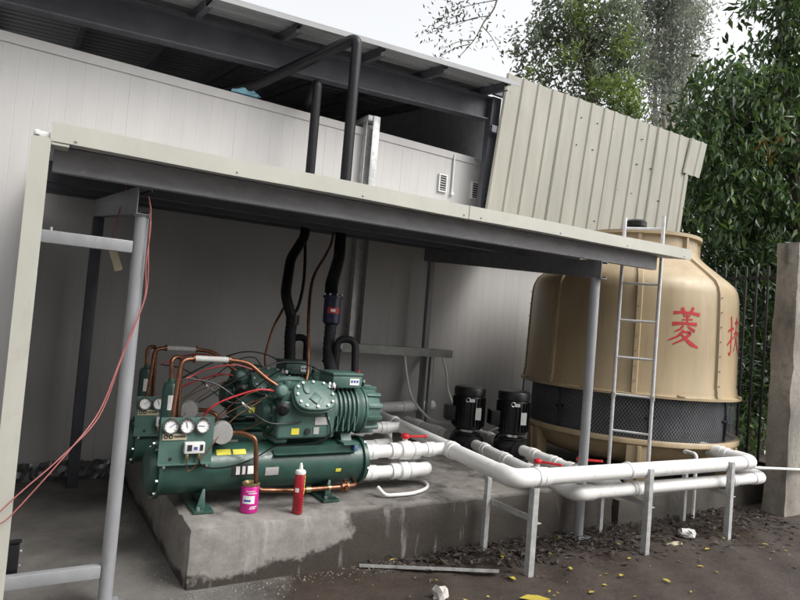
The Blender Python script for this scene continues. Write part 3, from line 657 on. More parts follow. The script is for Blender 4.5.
U2 = copy_tree(U1); U2.location = (1.415, 4.70, .34)
U2['label'] = 'rear green compressor between the front compressor and the white wall'

# ------------------------------------------------------------------ insulated suction risers
def mesh_part(root, name, mt, fn, **k): m = MB(); fn(m); return m.build(name, mt, root, **k)
sr = thing('suction_riser', (2.0, 4.06, 1.12), 'thick black suction pipe bent over the wall top, with blue filter below', 'pipe', 'black insulated suction risers')
sp = fillet([(2.055, 4.28, 1.50), (2.06, 4.30, 1.60), (2.09, 4.42, 1.80), (2.42, 5.0, 2.10), (2.48, 5.13, 2.40), (2.48, 5.13, 4.19), (1.78, 5.84, 3.75), (1.55, 6.3, 3.74)], .09)
mesh_part(sr, 'insulated_run', 'tape_wrap', lambda m: m.tube(sp, .052, 14), smooth=60)
mesh_part(sr, 'filter', 'filter_blue', lambda m: m.lathe([(.045, 1.50), (.066, 1.515), (.066, 1.70), (.078, 1.702), (.078, 1.722), (.06, 1.726), (.03, 1.74)], (2.055, 4.29, 0), n=28))
def arc(m, c, r_, a0, a1, z0, z1):
    vs = [(c[0]+r_*math.sin(a0+(a1-a0)*k/10), c[1]-r_*math.cos(a0+(a1-a0)*k/10), z) for k in range(11) for z in (z0, z1)]; m.add(vs, [(2*k, 2*k+2, 2*k+3, 2*k+1) for k in range(10)])
mesh_part(sr, 'filter_label', 'ink_red', lambda m: arc(m, (2.055, 4.29), .0665, -1.0, .5, 1.588, 1.630), smooth=60)
mesh_part(sr, 'label_print', 'dial', lambda m: arc(m, (2.055, 4.29), .0672, -.6, -.05, 1.599, 1.619), smooth=60)
for k in range(8):
    a = k*math.pi/4; mesh_part(sr, 'flange_bolt', 'steel', lambda m: m.cyl((2.055+.07*math.cos(a), 4.29+.07*math.sin(a), 1.722), (2.055+.07*math.cos(a), 4.29+.07*math.sin(a), 1.738), .007, n=6))
hp = [(2.0, 4.06, 1.11), (2.0, 4.12, 1.18), (2.04, 4.26, 1.30), (2.055, 4.29, 1.50)]
hs_ = smoothpath(hp, 10); mesh_part(sr, 'corrugated_hose', 'foam', lambda m: m.tube(hs_, [.042+.004*(k % 2) for k in range(len(hs_))], 14), smooth=60)
mesh_part(sr, 'bypass_loop', 'foam', lambda m: m.tube(fillet([(2.08, 4.2, 1.10), (2.08, 4.2, 1.40), (2.20, 4.14, 1.40), (2.20, 4.10, 1.09)], .09), .028, 12), smooth=60)
sr2 = thing('suction_riser', (2.0, 4.91, 1.12), 'short black suction pipe with side loop, rising behind the long bent one', 'pipe', 'black insulated suction risers')
mesh_part(sr2, 'insulated_run', 'tape_wrap', lambda m: m.tube(fillet([(2.0, 4.93, 1.5), (1.93, 4.97, 1.72), (2.04, 5.2, 2.05), (2.24, 5.40, 2.30), (2.256, 5.45, 2.45), (2.256, 5.45, 3.80), (2.36, 5.9, 3.76), (2.55, 6.5, 3.72)], .07), .045, 14), smooth=60)
mesh_part(sr2, 'side_loop', 'foam', lambda m: m.tube(smoothpath([(2.23, 5.36, 2.24), (2.20, 5.25, 2.05), (2.14, 5.1, 1.82), (2.06, 4.98, 1.62), (2.0, 4.95, 1.55)]), .014, 8), smooth=60)
hq = smoothpath([(2.0, 4.91, 1.10), (2.0, 4.92, 1.2), (1.99, 4.93, 1.38), (2.0, 4.93, 1.53)], 8)
mesh_part(sr2, 'corrugated_hose', 'foam', lambda m: m.tube(hq, [.046+.004*(k % 2) for k in range(len(hq))], 14), smooth=60)
mesh_part(sr2, 'bypass_loop', 'foam', lambda m: m.tube(fillet([(2.06, 5.05, 1.08), (2.06, 5.05, 1.36), (2.18, 5.0, 1.36), (2.18, 4.98, 1.08)], .08), .03, 12), smooth=60)
mesh_part(sr2, 'collar', 'black', lambda m: m.cyl((2.0, 4.93, 1.47), (2.0, 4.93, 1.55), .056, n=16))
m = MB(); m.tube(smoothpath([(1.80, 4.08, 1.09), (1.83, 4.14, 1.20), (1.92, 4.42, 1.60), (2.10, 4.80, 1.88), (2.45, 5.35, 2.15), (2.58, 5.52, 2.32), (2.60, 5.55, 2.6)], 8), .013, 8)
tag(m.build('copper_riser', 'copper', smooth=60), 'thin bare copper line climbing beside the blue filter to the canopy', 'pipe')
m = MB(); m.tube(smoothpath([(1.80, 4.93, 1.09), (1.80, 4.96, 1.2), (1.86, 5.0, 1.42), (1.93, 5.03, 1.56), (2.02, 5.1, 1.7)], 8), .011, 8)
tag(m.build('copper_riser', 'copper', smooth=60), 'short dull copper line beside the rear black suction hose', 'pipe')

# ------------------------------------------------------------------ cable tray and cable shelf on the wall
ct = thing('cable_tray', (3.1, 5.86, 1.2), 'galvanised vertical cable tray fixed to the white wall', 'cable tray')
mesh_part(ct, 'channel', 'galv', lambda m: m.ext([(0, 0), (.004, 0), (.004, .086), (.146, .086), (.146, 0), (.15, 0), (.15, .09), (0, .09)], (3.03, 5.855, 1.22), (3.03, 5.855, 3.70), (1, 0, 0), (0, 1, 0)), smooth=20)
mesh_part(ct, 'cover', 'galv', lambda m: m.box((3.10, 5.842, 2.95), (3.184, 5.853, 3.78)), bevel=.002)
mesh_part(ct, 'top_bend', 'galv', lambda m: m.box((3.04, 5.855, 3.72), (3.18, 6.2, 3.78)), bevel=.004)
sh = thing('cable_shelf', (3.9, 5.5, .34), 'dull steel channel shelf on a leg in front of the wall', 'shelf')
mesh_part(sh, 'channel', 'shelf_steel', lambda m: m.ext(cprof(.088, .13, .004), (2.78, 5.5, 1.225), (4.155, 5.5, 1.215), (0, 1, 0), (0, 0, 1)), smooth=20)
mesh_part(sh, 'leg', 'shelf_steel', lambda m: m.box((3.885, 5.52, .335), (3.935, 5.57, 1.213)), bevel=.003)
for x in (2.95, 4.05): mesh_part(sh, 'bracket', 'shelf_steel', lambda m: m.box((x, 5.632, 1.23), (x+.04, 5.947, 1.27)))
mesh_part(sh, 'clip', 'galv', lambda m: m.box((2.72, 5.49, 1.25), (2.778, 5.53, 1.31)), bevel=.004)
mesh_part(sh, 'cable_bundle', 'black', lambda m: m.tube(smoothpath([(2.8, 5.56, 1.3), (2.66, 5.45, 1.24), (2.5, 5.3, 1.14)]), .022, 8), smooth=60)
def cable(pts, r_, mt, name, label, cat='cable', group=None):
    m = MB(); m.tube(smoothpath(pts, 8), r_, 8); return tag(m.build(name, mt, smooth=60), label, cat, group)
cable([(3.52, 5.49, 1.21), (3.55, 5.46, 1.0), (3.60, 5.40, .78), (3.70, 5.2, .60), (3.74, 4.98, .60), (3.70, 4.84, .62)], .012, 'white_plastic', 'power_cable', 'white cable hanging slantwise from the middle of the steel shelf')
cable([(4.02, 5.49, 1.21), (4.06, 5.46, 1.05), (4.08, 5.42, .85), (4.08, 5.2, .66), (4.02, 4.7, .58), (3.98, 4.47, .64)], .012, 'white_plastic', 'power_cable', 'white cable curving down from the free end of the steel shelf')

# ------------------------------------------------------------------ PVC water pipes
def pvc(name, label, pts, r_, fil=.11, collars=(), ends=True, group=None, mt='pvc'):
    P = [Vector(p) for p in pts]; o = thing(name, P[0], label, 'pipe', group)
    m = MB(); m.tube(fillet(P, fil, 8), r_, 18); m.build('pipe_run', mt, o, smooth=60)
    for i in range(1, len(P)-1):                      # socket elbow round every bend
        d1, d2 = (P[i-1]-P[i]).normalized(), (P[i+1]-P[i]).normalized(); t = fil+.055
        pa = fillet([P[i]+d1*t, P[i], P[i]+d2*t], fil, 10)
        pa = [pa[0]] + pa[1:]
        m = MB(); m.tube(pa, r_+.007, 20); m.build('elbow', mt, o, smooth=50)
    for s, f, ln in collars:                          # straight couplings
        a, b = P[s], P[s+1]; c = a.lerp(b, f); d = (b-a).normalized()
        m = MB(); m.lathe([(r_, -ln/2-.004), (r_+.007, -ln/2), (r_+.007, -.008), (r_+.010, -.006), (r_+.010, .006), (r_+.007, .008), (r_+.007, ln/2), (r_, ln/2+.004)], c, d, n=20); m.build('coupling', mt, o, smooth=45)
    return o
def valve(o, c, d, r_, hand, mt='pvc'):
    """ball valve body on the pipe with two union nuts and a red lever"""
    c, d, hand = Vector(c), Vector(d).normalized(), Vector(hand).normalized()
    m = MB(); m.lathe([(r_, -.13), (r_+.012, -.125), (r_+.012, -.07), (r_+.004, -.065), (r_+.004, -.05), (r_+.020, -.04), (r_+.022, .04), (r_+.004, .05), (r_+.004, .065), (r_+.012, .07), (r_+.012, .125), (r_, .13)], c, d, n=20); m.build('valve_body', mt, o, smooth=45)
    u = Vector((0, 0, 1)); m = MB(); m.cyl(c+u*r_, c+u*(r_+.045), .02, n=12); m.build('valve_stem', mt, o)
    p = c+u*(r_+.055); m = MB(); m.lathe([(.028, -.016), (.032, -.008), (.032, .012), (.02, .02)], p, u, n=16)
    m.bar(p, p+hand*.17, .026, .016); m.cyl(p+hand*.17-u*.009, p+hand*.17+u*.009, .017, n=12); m.build('valve_lever', 'red_plastic', o, bevel=.004)
w1 = pvc('supply_pipe', 'long upper white water pipe, bent from the wall to the cooling tower basin', [(4.10, 5.72, .655), (3.18, 5.70, .63), (2.815, 2.97, .612), (5.64, 2.97, .582), (5.70, 3.50, .60)], .057,
         collars=[(0, .4, .12), (1, .14, .1), (1, .30, .08), (1, .70, .1), (2, .085, .1), (2, .40, .03), (3, .55, .12)])
w2 = pvc('pump_pipe', 'lower white water pipe from the pump beside the wall to the tower foot', [(3.76, 4.52, .475), (3.47, 3.03, .452), (5.90, 3.01, .420), (5.97, 3.55, .44)], .050,
         collars=[(0, .12, .1), (0, .36, .12), (1, .26, .08), (1, .80, .06)])
valve(w2, Vector((3.76, 4.52, .475)).lerp(Vector((3.47, 3.03, .452)), .68), (-.29, -1.49, -.023), .050, (.55, -.85, 0))
w3 = pvc('pump_pipe', 'white water pipe joining the pump beside the tower to the lower pipe', [(4.08, 4.22, .475), (3.97, 3.065, .450)], .050, collars=[(0, .14, .1), (0, .38, .12), (0, .97, .05)])
valve(w3, (4.01, 3.48, .459), (-.11, -1.15, 0), .050, (.8, -.5, 0))
c1 = pvc('condenser_pipe', 'upper white pipe with red valve lever, from the front vessel end', [(2.15, 3.85, .618), (2.93, 3.85, .616)], .047, collars=[(0, .12, .10), (0, .78, .08)]); valve(c1, (2.53, 3.85, .617), (1, 0, 0), .047, (1, -.1, 0))
c2 = pvc('condenser_pipe', 'lower white pipe with union, turning back below the red valve lever', [(2.15, 3.85, .468), (2.76, 3.85, .468), (2.80, 4.52, .47)], .045, fil=.08, collars=[(0, .16, .1)])
m = MB(); m.lathe([(.045, -.11), (.058, -.105), (.058, -.05), (.05, -.045), (.068, -.03), (.068, .03), (.05, .045), (.058, .05), (.058, .105), (.045, .11)], (2.53, 3.85, .468), (1, 0, 0), n=20); m.build('union', 'pvc', c2, smooth=45)
c3 = pvc('condenser_pipe', 'upper white pipe in shade from the rear vessel end to the slanted pipe', [(2.15, 4.70, .618), (3.04, 4.70, .622)], .047, collars=[(0, .2, .12), (0, .8, .1)]); valve(c3, (2.60, 4.70, .62), (1, 0, 0), .047, (1, .2, 0))
c4 = pvc('condenser_pipe', 'lower white pipe in shade from the rear vessel end, turning back', [(2.15, 4.70, .468), (2.90, 4.70, .468), (3.30, 5.35, .46)], .045, fil=.08, collars=[(0, .5, .12)])
s1 = pvc('suction_pipe', 'short white pipe with couplings feeding the pump from the wall', [(3.72, 5.66, .50), (3.78, 4.99, .475)], .050, collars=[(0, .3, .12), (0, .75, .12)])
s2 = pvc('suction_pipe', 'short white pipe with couplings feeding the pump by the tower', [(4.24, 5.30, .475), (4.16, 4.70, .475)], .050, collars=[(0, .4, .12), (0, .8, .12)])
cable([(5.62, 2.97, .54), (5.8, 2.975, .52), (6.2, 2.99, .487), (6.57, 3.005, .455), (7.6, 3.012, .37), (9.4, 3.012, .22)], .013, 'white_plastic', 'drain_line', 'thin white pipe running off from the tower pipes along the concrete wall', 'pipe')
cable([(2.25, 3.72, .40), (2.28, 3.66, .362), (2.36, 3.64, .36), (2.50, 3.645, .36), (2.66, 3.72, .36), (2.75, 3.84, .36), (2.73, 3.95, .36), (2.62, 4.0, .365), (2.56, 3.93, .40)], .013, 'pvc', 'drain_hose', 'white hose curled on the plinth under the condenser pipes', 'hose')
m = MB(); m.tube(fillet([(5.40, 3.50, .585), (5.33, 3.30, .59), (5.33, 3.30, .02)], .04), .016, 10); m.lathe([(.022, -.02), (.022, .02)], (5.38, 3.44, .586), (1, 1, 0), n=12)
tag(m.build('overflow_pipe', 'pvc', smooth=50), 'thin white overflow elbow dropping from the tower basin rim', 'pipe')

# pipe stands: two angle legs, one cross arm and an upright tongue
def stand(x, yf, yr, zf, lab, tilt=0):
    o = thing('pipe_stand', (x, yf, 0), lab, 'stand', 'galvanised pipe stands')
    ang = [(0, 0), (.045, 0), (.045, .005), (.005, .005), (.005, .045), (0, .045)]
    mesh_part(o, 'front_leg', 'galv', lambda m: m.ext(ang, (x, yf, -.02), (x+tilt, yf, zf), (1, 0, 0), (0, 1, 0)), smooth=20)
    mesh_part(o, 'rear_leg', 'galv', lambda m: m.ext([(a*.8, b*.8) for a, b in ang], (x+.01, yr, -.02), (x+.01, yr, .52), (1, 0, 0), (0, 1, 0)), smooth=20)
    mesh_part(o, 'cross_arm', 'galv', lambda m: m.ext([(0, 0), (.04, 0), (.04, .005), (.005, .005), (.005, .04), (0, .04)], (x+.048, yf+.006, .325), (x+.048, yr+.03, .325), (1, 0, 0), (0, 0, 1)), smooth=20)
    return o
stand(2.93, 2.895, 3.36, .56, 'galvanised angle stand under the bend of the upper pipe')
stand(4.11, 2.895, 3.33, .62, 'galvanised angle stand halfway along the pipes, before the ladder')
stand(5.18, 2.885, 3.30, .62, 'galvanised angle stand under the pipes nearest the concrete wall')

# ------------------------------------------------------------------ black vertical pumps
def pump():
    o = thing('water_pump', (0, 0, 0), 'black vertical water pump under the free end of the steel shelf', 'pump', 'black vertical water pumps')
    mesh_part(o, 'volute', 'black', lambda m: (m.lathe([(.10, .03), (.15, .05), (.165, .10), (.165, .16), (.14, .19), (.12, .20)], n=28), m.lathe([(.05, -.24), (.05, .24)], (0, 0, .135), (0, 1, 0), n=18)), bevel=.004)
    for y in (-.245, .225): mesh_part(o, 'flange', 'black', lambda m: m.lathe([(.085, 0), (.085, .02)], (0, y, .135), (0, 1, 0), n=22))
    mesh_part(o, 'base', 'black', lambda m: m.box((-.14, -.12, .002), (.14, .12, .032)), bevel=.004)
    mesh_part(o, 'lantern', 'black', lambda m: (m.lathe([(.12, .20), (.13, .205), (.13, .215), (.06, .225), (.06, .245), (.13, .255), (.13, .265)], n=24)), bevel=.002)
    mesh_part(o, 'shaft_guard', 'steel', lambda m: m.lathe([(.072, .216), (.072, .252)], n=20))
    mesh_part(o, 'motor', 'black', lambda m: m.lathe([(.13, .266), (.142, .272), (.142, .57), (.135, .58)], n=32))
    for k in range(26):
        a = 2*math.pi*k/26; u = Vector((math.cos(a), math.sin(a), 0))
        if k not in (6, 7): mesh_part(o, 'fin', 'black', lambda m: m.bar(u*.15+Vector((0, 0, .285)), u*.15+Vector((0, 0, .56)), .005, .022, up=u))
    mesh_part(o, 'fan_cowl', 'black', lambda m: m.lathe([(.148, .575), (.155, .58), (.155, .635), (.145, .655), (.12, .665), (.03, .668)], n=32))
    mesh_part(o, 'terminal_box', 'black', lambda m: m.box((-.235, -.07, .33), (-.145, .07, .47)), bevel=.008)
    mesh_part(o, 'name_plate', 'label_silver', lambda m: m.box((.02, -.166, .36), (.075, -.163, .475)))
    mesh_part(o, 'warning_label', 'label_silver', lambda m: m.box((-.05, -.166, .525), (.005, -.163, .555)))
    mesh_part(o, 'lifting_eye', 'steel', lambda m: m.tube([(-.06+.02*math.cos(a), -.16, .545+.02*math.sin(a)) for a in lin(0, 2*math.pi, 12)], .005, 6), smooth=60)
    return o
pu = pump(); pu2 = copy_tree(pu)
pu.location = (3.83, 4.74, .335); pu.rotation_euler.z = R(-22)
pu2.location = (4.14, 4.45, .335); pu2.rotation_euler.z = R(-22); pu2['label'] = 'black vertical water pump beside the mesh band of the cooling tower'

# ------------------------------------------------------------------ cooling tower
TC = Vector((5.80, 4.475, 0)); KR = .93; tocam = Vector((-5.80, -4.475, 0)).normalized(); trt = Vector((-tocam.y, tocam.x, 0))
if trt.x < 0: trt = -trt
def tp(phi, r_, z): return TC + (tocam*math.cos(phi) + trt*math.sin(phi))*r_*KR + Vector((0, 0, z))
tw = thing('cooling_tower', (TC.x, TC.y, .22), 'round tan fibreglass cooling tower with red characters and mesh band', 'cooling tower')
PROF = [(1.225, 1.055), (1.225, 1.078), (1.185, 1.084), (1.176, 1.11), (1.174, 1.15), (1.166, 1.17), (1.160, 1.5), (1.150, 1.9), (1.140, 2.08), (1.122, 2.15), (1.085, 2.205), (1.03, 2.25), (.93, 2.325), (.76, 2.45), (.715, 2.49), (.697, 2.52), (.692, 2.56), (.690, 2.66), (.70, 2.668), (.735, 2.672), (.735, 2.708), (.66, 2.708), (.66, 2.50), (1.10, 2.12), (1.12, 1.06)]
m = MB(); m.lathe([(a*KR, b) for a, b in PROF], TC, n=128, closed=True); tb_ = m.build('casing', 'frp', tw, smooth=30)
outer = [(r_, z) for r_, z in PROF[2:18]]
for k in range(8):                                     # bolted seam flanges
    ph = R(4+45*k); w_ = .022
    def seam(m, ww=w_, h=.024):
        n = len(outer); vs = []
        for (r_, z) in outer:
            for s, e in ((-ww*1.7, -.01), (-ww, h), (ww, h), (ww*1.7, -.01)):
                p = tp(ph+s/max(r_, .3), r_+e, z+(e*.5 if z > 2.2 else 0)); vs.append(p)
        fs = [(i*4+j, i*4+j+1, i*4+j+5, i*4+j+4) for i in range(n-1) for j in range(3)] + [(0, 1, 2, 3), tuple(range(4*n-4, 4*n))[::-1]]
        m.add(vs, fs)
    s_ = mesh_part(tw, 'seam_flange', 'frp', seam, smooth=40)
    for z in lin(1.2, 2.05, 6):
        mb = MB(); p = tp(ph, 1.16-.02*(z-1.5)+.022, z); q = tp(ph, 1.16-.02*(z-1.5)+.036, z); mb.cyl(p, q, .0065, n=6); mb.build('bolt', 'frp', s_)
for k in range(8):                                     # clips under the casing rim
    ph = R(26+45*k); mesh_part(tw, 'rim_clip', 'frp', lambda m: m.bar(tp(ph-.03, 1.215, 1.09), tp(ph+.03, 1.215, 1.09), .03, .02), bevel=.004)
# air inlet: diamond wire mesh over dark fill
def lattice(m):
    n, zt, zb, rr = 220, 1.058, .655, 1.175; seg = 5; tw_ = .26
    for s in (-1, 1):
        for k in range(n):
            a0 = 2*math.pi*k/n; vs = []
            for j in range(seg+1):
                f = j/seg; a = a0+s*tw_*f; z = zt+(zb-zt)*f; r_ = rr+.002*s
                vs += [tp(a-.0023, r_, z), tp(a+.0023, r_, z)]
            m.add(vs, [(2*j, 2*j+1, 2*j+3, 2*j+2) for j in range(seg)])
stuff(mesh_part(tw, 'wire_mesh', 'mesh_wire', lattice))
mesh_part(tw, 'fill_pack', 'frp_inner', lambda m: m.lathe([(1.08*KR, .64), (1.08*KR, 1.05)], TC, n=64))
for k in range(8):
    ph = R(-33+45*k); mesh_part(tw, 'mesh_tie', 'black', lambda m: (m.tube([tp(ph-.012, 1.186, 1.05), tp(ph, 1.19, .93), tp(ph+.008, 1.19, .84), tp(ph-.004, 1.186, .67)], [.008, .008, .02, .010], 6), m.cyl(tp(ph-.04, 1.186, .86), tp(ph+.04, 1.186, .87), .014, n=6)), smooth=60)
BAS = [(1.16, .655), (1.215, .66), (1.225, .645), (1.225, .612), (1.19, .60), (1.165, .57), (1.12, .50), (1.03, .43), (.86, .38), (.2, .36), (.2, .40), (.85, .42), (1.1, .55), (1.15, .63)]
m = MB(); m.lathe([(a*KR, b) for a, b in BAS], TC, n=96, closed=True); m.build('basin', 'frp', tw, smooth=35)
for k in range(6):
    ph = R(8+60*k)
    lg = mesh_part(tw, 'leg', 'frp', lambda m: m.add([tp(ph+a/1.2, r_, z) for z, ro in ((.222, 1.20), (.605, 1.215)) for r_ in (ro-.13, ro) for a in (-.12, .12)], [(0, 2, 3, 1), (4, 5, 7, 6), (0, 1, 5, 4), (2, 6, 7, 3), (0, 4, 6, 2), (1, 3, 7, 5)]), bevel=.01)
    mesh_part(lg, 'leg_rib', 'frp', lambda m: m.add([tp(ph+a/1.2, r_, z) for z, ro in ((.24, 1.222), (.60, 1.235)) for r_ in (ro-.03, ro) for a in (-.02, .02)], [(0, 2, 3, 1), (4, 5, 7, 6), (0, 1, 5, 4), (2, 6, 7, 3), (0, 4, 6, 2), (1, 3, 7, 5)]), bevel=.004)
# fan motor on its spider
for a in (0, 1, 2, 3): mesh_part(tw, 'spider_arm', 'galv', lambda m: m.bar(tp(R(20+90*a), .06, 2.70), tp(R(20+90*a), .68, 2.70), .05, .03))
mesh_part(tw, 'fan_motor', 'black', lambda m: m.lathe([(.12, 2.70), (.12, 2.73), (.10, 2.74), (.105, 2.84), (.115, 2.845), (.115, 2.90), (.09, 2.92), (.02, 2.925)], TC, n=24))
mesh_part(tw, 'fan_hub', 'black', lambda m: m.lathe([(.06, 2.56), (.06, 2.69)], TC, n=16))
for a in range(4): mesh_part(tw, 'fan_blade', 'galv', lambda m: m.bar(tp(R(50+90*a), .06, 2.60), tp(R(50+90*a), .62, 2.62), .14, .008, up=(.3, .2, 1)))
mesh_part(tw, 'neck_rib', 'frp', lambda m: [m.bar(tp(R(4+45*k), .70, 2.52), tp(R(4+45*k), .70, 2.668), .03, .05, up=tp(R(4+45*k), 1, 0)-TC) for k in range(8)])
# brushed red characters
def strokes(name, S, box, phi0, z0, wm, hm):
    x0, y0, x1, y1 = box
    o = None
    for st in S:
        pts = [(a, b) for a, b, c in st]; ws = [c for a, b, c in st]
        fine = []
        for i in range(len(st)-1):
            for k in range(6):
                f = k/6; fine.append(tuple(st[i][j]+(st[i+1][j]-st[i][j])*f for j in range(3)))
        fine.append(st[-1]); n = len(fine); vs = []
        for i, (a, b, c) in enumerate(fine):
            p, q = fine[max(i-1, 0)], fine[min(i+1, n-1)]; dx, dy = q[0]-p[0], q[1]-p[1]; L_ = math.hypot(dx, dy) or 1
            jit = 1+.12*math.sin(i*2.1+a*.1); ax_, ay_ = -dy/L_*c*jit/2, dx/L_*c*jit/2
            for sx, rr in ((1, .002), (-1, .002)):
                u = ((a+sx*ax_)-x0)/(x1-x0)-.5; v = (y1-(b+sx*ay_))/(y1-y0)
                z = z0+v*hm; r_ = np.interp(z, [1.17, 1.5, 1.9, 2.08], [1.166, 1.160, 1.150, 1.140])+.003
                vs.append(tp(phi0+u*wm/r_, r_, z))
        m = MB(); m.add(vs, [(2*i, 2*i+1, 2*i+3, 2*i+2) for i in range(n-1)]); ob = m.build('brush_stroke', 'char_red', tw)
ling = [[(62, 100, 22), (110, 94, 16), (180, 92, 16), (255, 102, 26)], [(120, 62, 24), (134, 90, 20), (142, 125, 8)], [(204, 56, 22), (188, 90, 18), (172, 122, 7)],
        [(122, 142, 9), (160, 138, 9), (200, 136, 12)], [(158, 104, 16), (162, 130, 15), (162, 166, 12)], [(58, 172, 26), (120, 164, 18), (180, 164, 18), (236, 166, 26)],
        [(134, 180, 18), (112, 204, 14), (74, 222, 6)], [(166, 180, 10), (190, 196, 20), (222, 212, 22)], [(140, 208, 18), (100, 250, 16), (30, 282, 6)],
        [(122, 222, 10), (176, 218, 16), (188, 228, 24), (150, 262, 18), (66, 304, 9)], [(118, 232, 10), (160, 268, 20), (200, 296, 28), (252, 316, 12)]]
strokes('ling', ling, (30, 55, 255, 320), R(27), 1.545, .335, .385)
fu = [[(60, 110, 16), (70, 170, 18), (64, 330, 12)], [(20, 205, 12), (60, 190, 16), (110, 182, 14)], [(10, 290, 10), (55, 262, 16), (105, 235, 8)], [(64, 330, 14), (45, 350, 16), (28, 335, 8)],
      [(130, 150, 16), (180, 138, 18), (235, 148, 16)], [(165, 110, 16), (162, 180, 14), (120, 250, 9)], [(120, 215, 12), (180, 205, 18), (230, 225, 18)], [(170, 220, 16), (150, 280, 14), (110, 330, 8)], [(165, 235, 14), (200, 300, 20), (250, 345, 16)]]
strokes('second', fu, (0, 100, 250, 355), R(66), 1.50, .40, .40)

# ladder
def lad():
    o = thing('steel_ladder', (4.80, 3.615, .22), 'galvanised steel ladder standing against the front of the cooling tower', 'ladder')
    o0 = Vector((4.80, 3.615, 0)); t = trt; hw = .165; tilt = tocam*-.015
    for s in (-1, 1):
        mesh_part(o, 'rail', 'ladder_steel', lambda m: m.cyl(o0+t*hw*s+Vector((0, 0, .21)), o0+t*hw*s+Vector((0, 0, 2.70+(.0 if s < 0 else .02))), .0165, n=12))
        mesh_part(o, 'stand_off', 'ladder_steel', lambda m: m.bar(o0+t*hw*s+Vector((0, 0, 1.07)), o0+t*(hw*s)-tocam*.17+Vector((0, 0, 1.07)), .025, .005))
        mesh_part(o, 'rail_cap', 'steel', lambda m: m.cyl(o0+t*hw*s+Vector((0, 0, 1.045)), o0+t*hw*s+Vector((0, 0, 1.085)), .024, n=10))
    for z in (.40, .74, 1.07, 1.41, 1.75, 2.09, 2.60):
        mesh_part(o, 'rung', 'ladder_steel', lambda m: m.cyl(o0-t*hw+Vector((0, 0, z)), o0+t*hw+Vector((0, 0, z)), .012, n=10))
    return o
lad()

# ------------------------------------------------------------------ concrete boundary wall and iron fence
bw = from_bm('boundary_wall', rough_block((6.41, 3.04, -.05), (9.5, 3.27, 2.68), .11, .008), 'old_concrete')
tag(bw, 'old stained concrete wall end beside the cooling tower', 'wall')
fe = thing('iron_fence', (7.75, 4.4, 0), 'black iron bar fence between the tower and the concrete wall', 'fence')
b0 = mesh_part(fe, 'bar', 'iron', lambda m: m.box((7.739, 3.329, 0), (7.761, 3.351, 2.62)))
for k in range(1, 19): dup(b0, (0, .135*k, 0))
for z in (.20, 2.46): mesh_part(fe, 'rail', 'iron', lambda m: m.box((7.767, 3.28, z), (7.797, 5.93, z+.04)))

# ------------------------------------------------------------------ small things
m = thing('paint_can', (1.303, 3.645, .342), 'magenta tin can with gold rim standing on the plinth', 'can')
mesh_part(m, 'body', 'magenta', lambda q: q.lathe([(.052, .342), (.054, .346), (.054, .497), (.052, .50)], (1.303, 3.645, 0), n=32))
mesh_part(m, 'rim', 'can_gold', lambda q: q.lathe([(.053, .50), (.056, .503), (.056, .512), (.047, .517), (.044, .508), (.005, .508)], (1.303, 3.645, 0), n=32))
def wrap(root, name, mt, c, r_, a0, a1, z0, z1):
    q = MB(); n = 8; vs = []
    for k in range(n+1):
        a = a0+(a1-a0)*k/n; vs += [(c[0]+r_*math.sin(a), c[1]-r_*math.cos(a), z) for z in (z0, z1)]
    q.add(vs, [(2*k, 2*k+2, 2*k+3, 2*k+1) for k in range(n)]); return q.build(name, mt, root, smooth=60)
wrap(m, 'label_field', 'dial', (1.303, 3.645), .0545, -1.15, .25, .40, .447)
for z, a, b in ((.470, -.75, .25), (.458, -.5, .5), (.378, -.2, .6), (.368, -.3, .4)): wrap(m, 'print', 'white_plastic', (1.303, 3.645), .0546, a, b, z, z+.006)
wrap(m, 'print', 'ink_blue', (1.303, 3.645), .0548, -1.0, -.2, .412, .424)
s = thing('sealant_cartridge', (1.57, 3.525, .342), 'red sealant cartridge with white nozzle standing on the plinth edge', 'cartridge')
mesh_part(s, 'tube', 'maroon', lambda q: q.lathe([(.031, .342), (.033, .345), (.033, .580), (.031, .584)], (1.57, 3.525, 0), n=28))
mesh_part(s, 'shoulder', 'white_plastic', lambda q: q.lathe([(.033, .582), (.034, .59), (.030, .602), (.013, .610), (.011, .63), (.007, .645), (.004, .648)], (1.57, 3.525, 0), n=24))
wrap(s, 'label_field', 'dial', (1.57, 3.525), .0335, -1.25, -.45, .475, .50)
for k in range(9): wrap(s, 'print', 'label_yellow', (1.57, 3.525), .0336, .55+.12*(k % 2), .98+.1*((k*7) % 3), .465+.0125*k, .474+.0125*k)
for k in range(5): wrap(s, 'print', 'label_silver', (1.57, 3.525), .0336, .6+.05*k, .85+.04*k, .37+.016*k, .375+.016*k)
m = MB(); m.ext([(0, 0), (.045, 0), (.045, .003), (.003, .003), (.003, .02), (0, .02)], (1.96, 3.385, .012), (2.76, 2.985, .016), (.45, .89, 0), (0, 0, 1)); tag(m.build('steel_strip', 'galv', smooth=20), 'galvanised steel strip lying on the mud before the plinth', 'metal strip')
def crumple(name, c, r_, mt, label, cat, flat=.4, seed=1):
    rd = random.Random(seed); bm = bmesh.new(); bmesh.ops.create_icosphere(bm, subdivisions=2, radius=1)
    for v in bm.verts: v.co = v.co*rd.uniform(.55, 1.1); v.co.x *= r_[0]; v.co.y *= r_[1]; v.co.z = max(v.co.z*r_[2], -r_[2]*flat)+r_[2]*flat
    o = from_bm(name, bm, mt, 10); o.location = c; return tag(o, label, cat)
crumple('plastic_scrap', (4.82, 3.02, .004), (.10, .07, .05), 'crumple', 'crumpled white plastic scrap on the litter under the pipes', 'scrap', seed=3)
crumple('pale_stone', (2.19, 2.84, -.005), (.055, .05, .07), 'stone_pale', 'pale pointed stone on the mud near the steel strip', 'stone', seed=5)
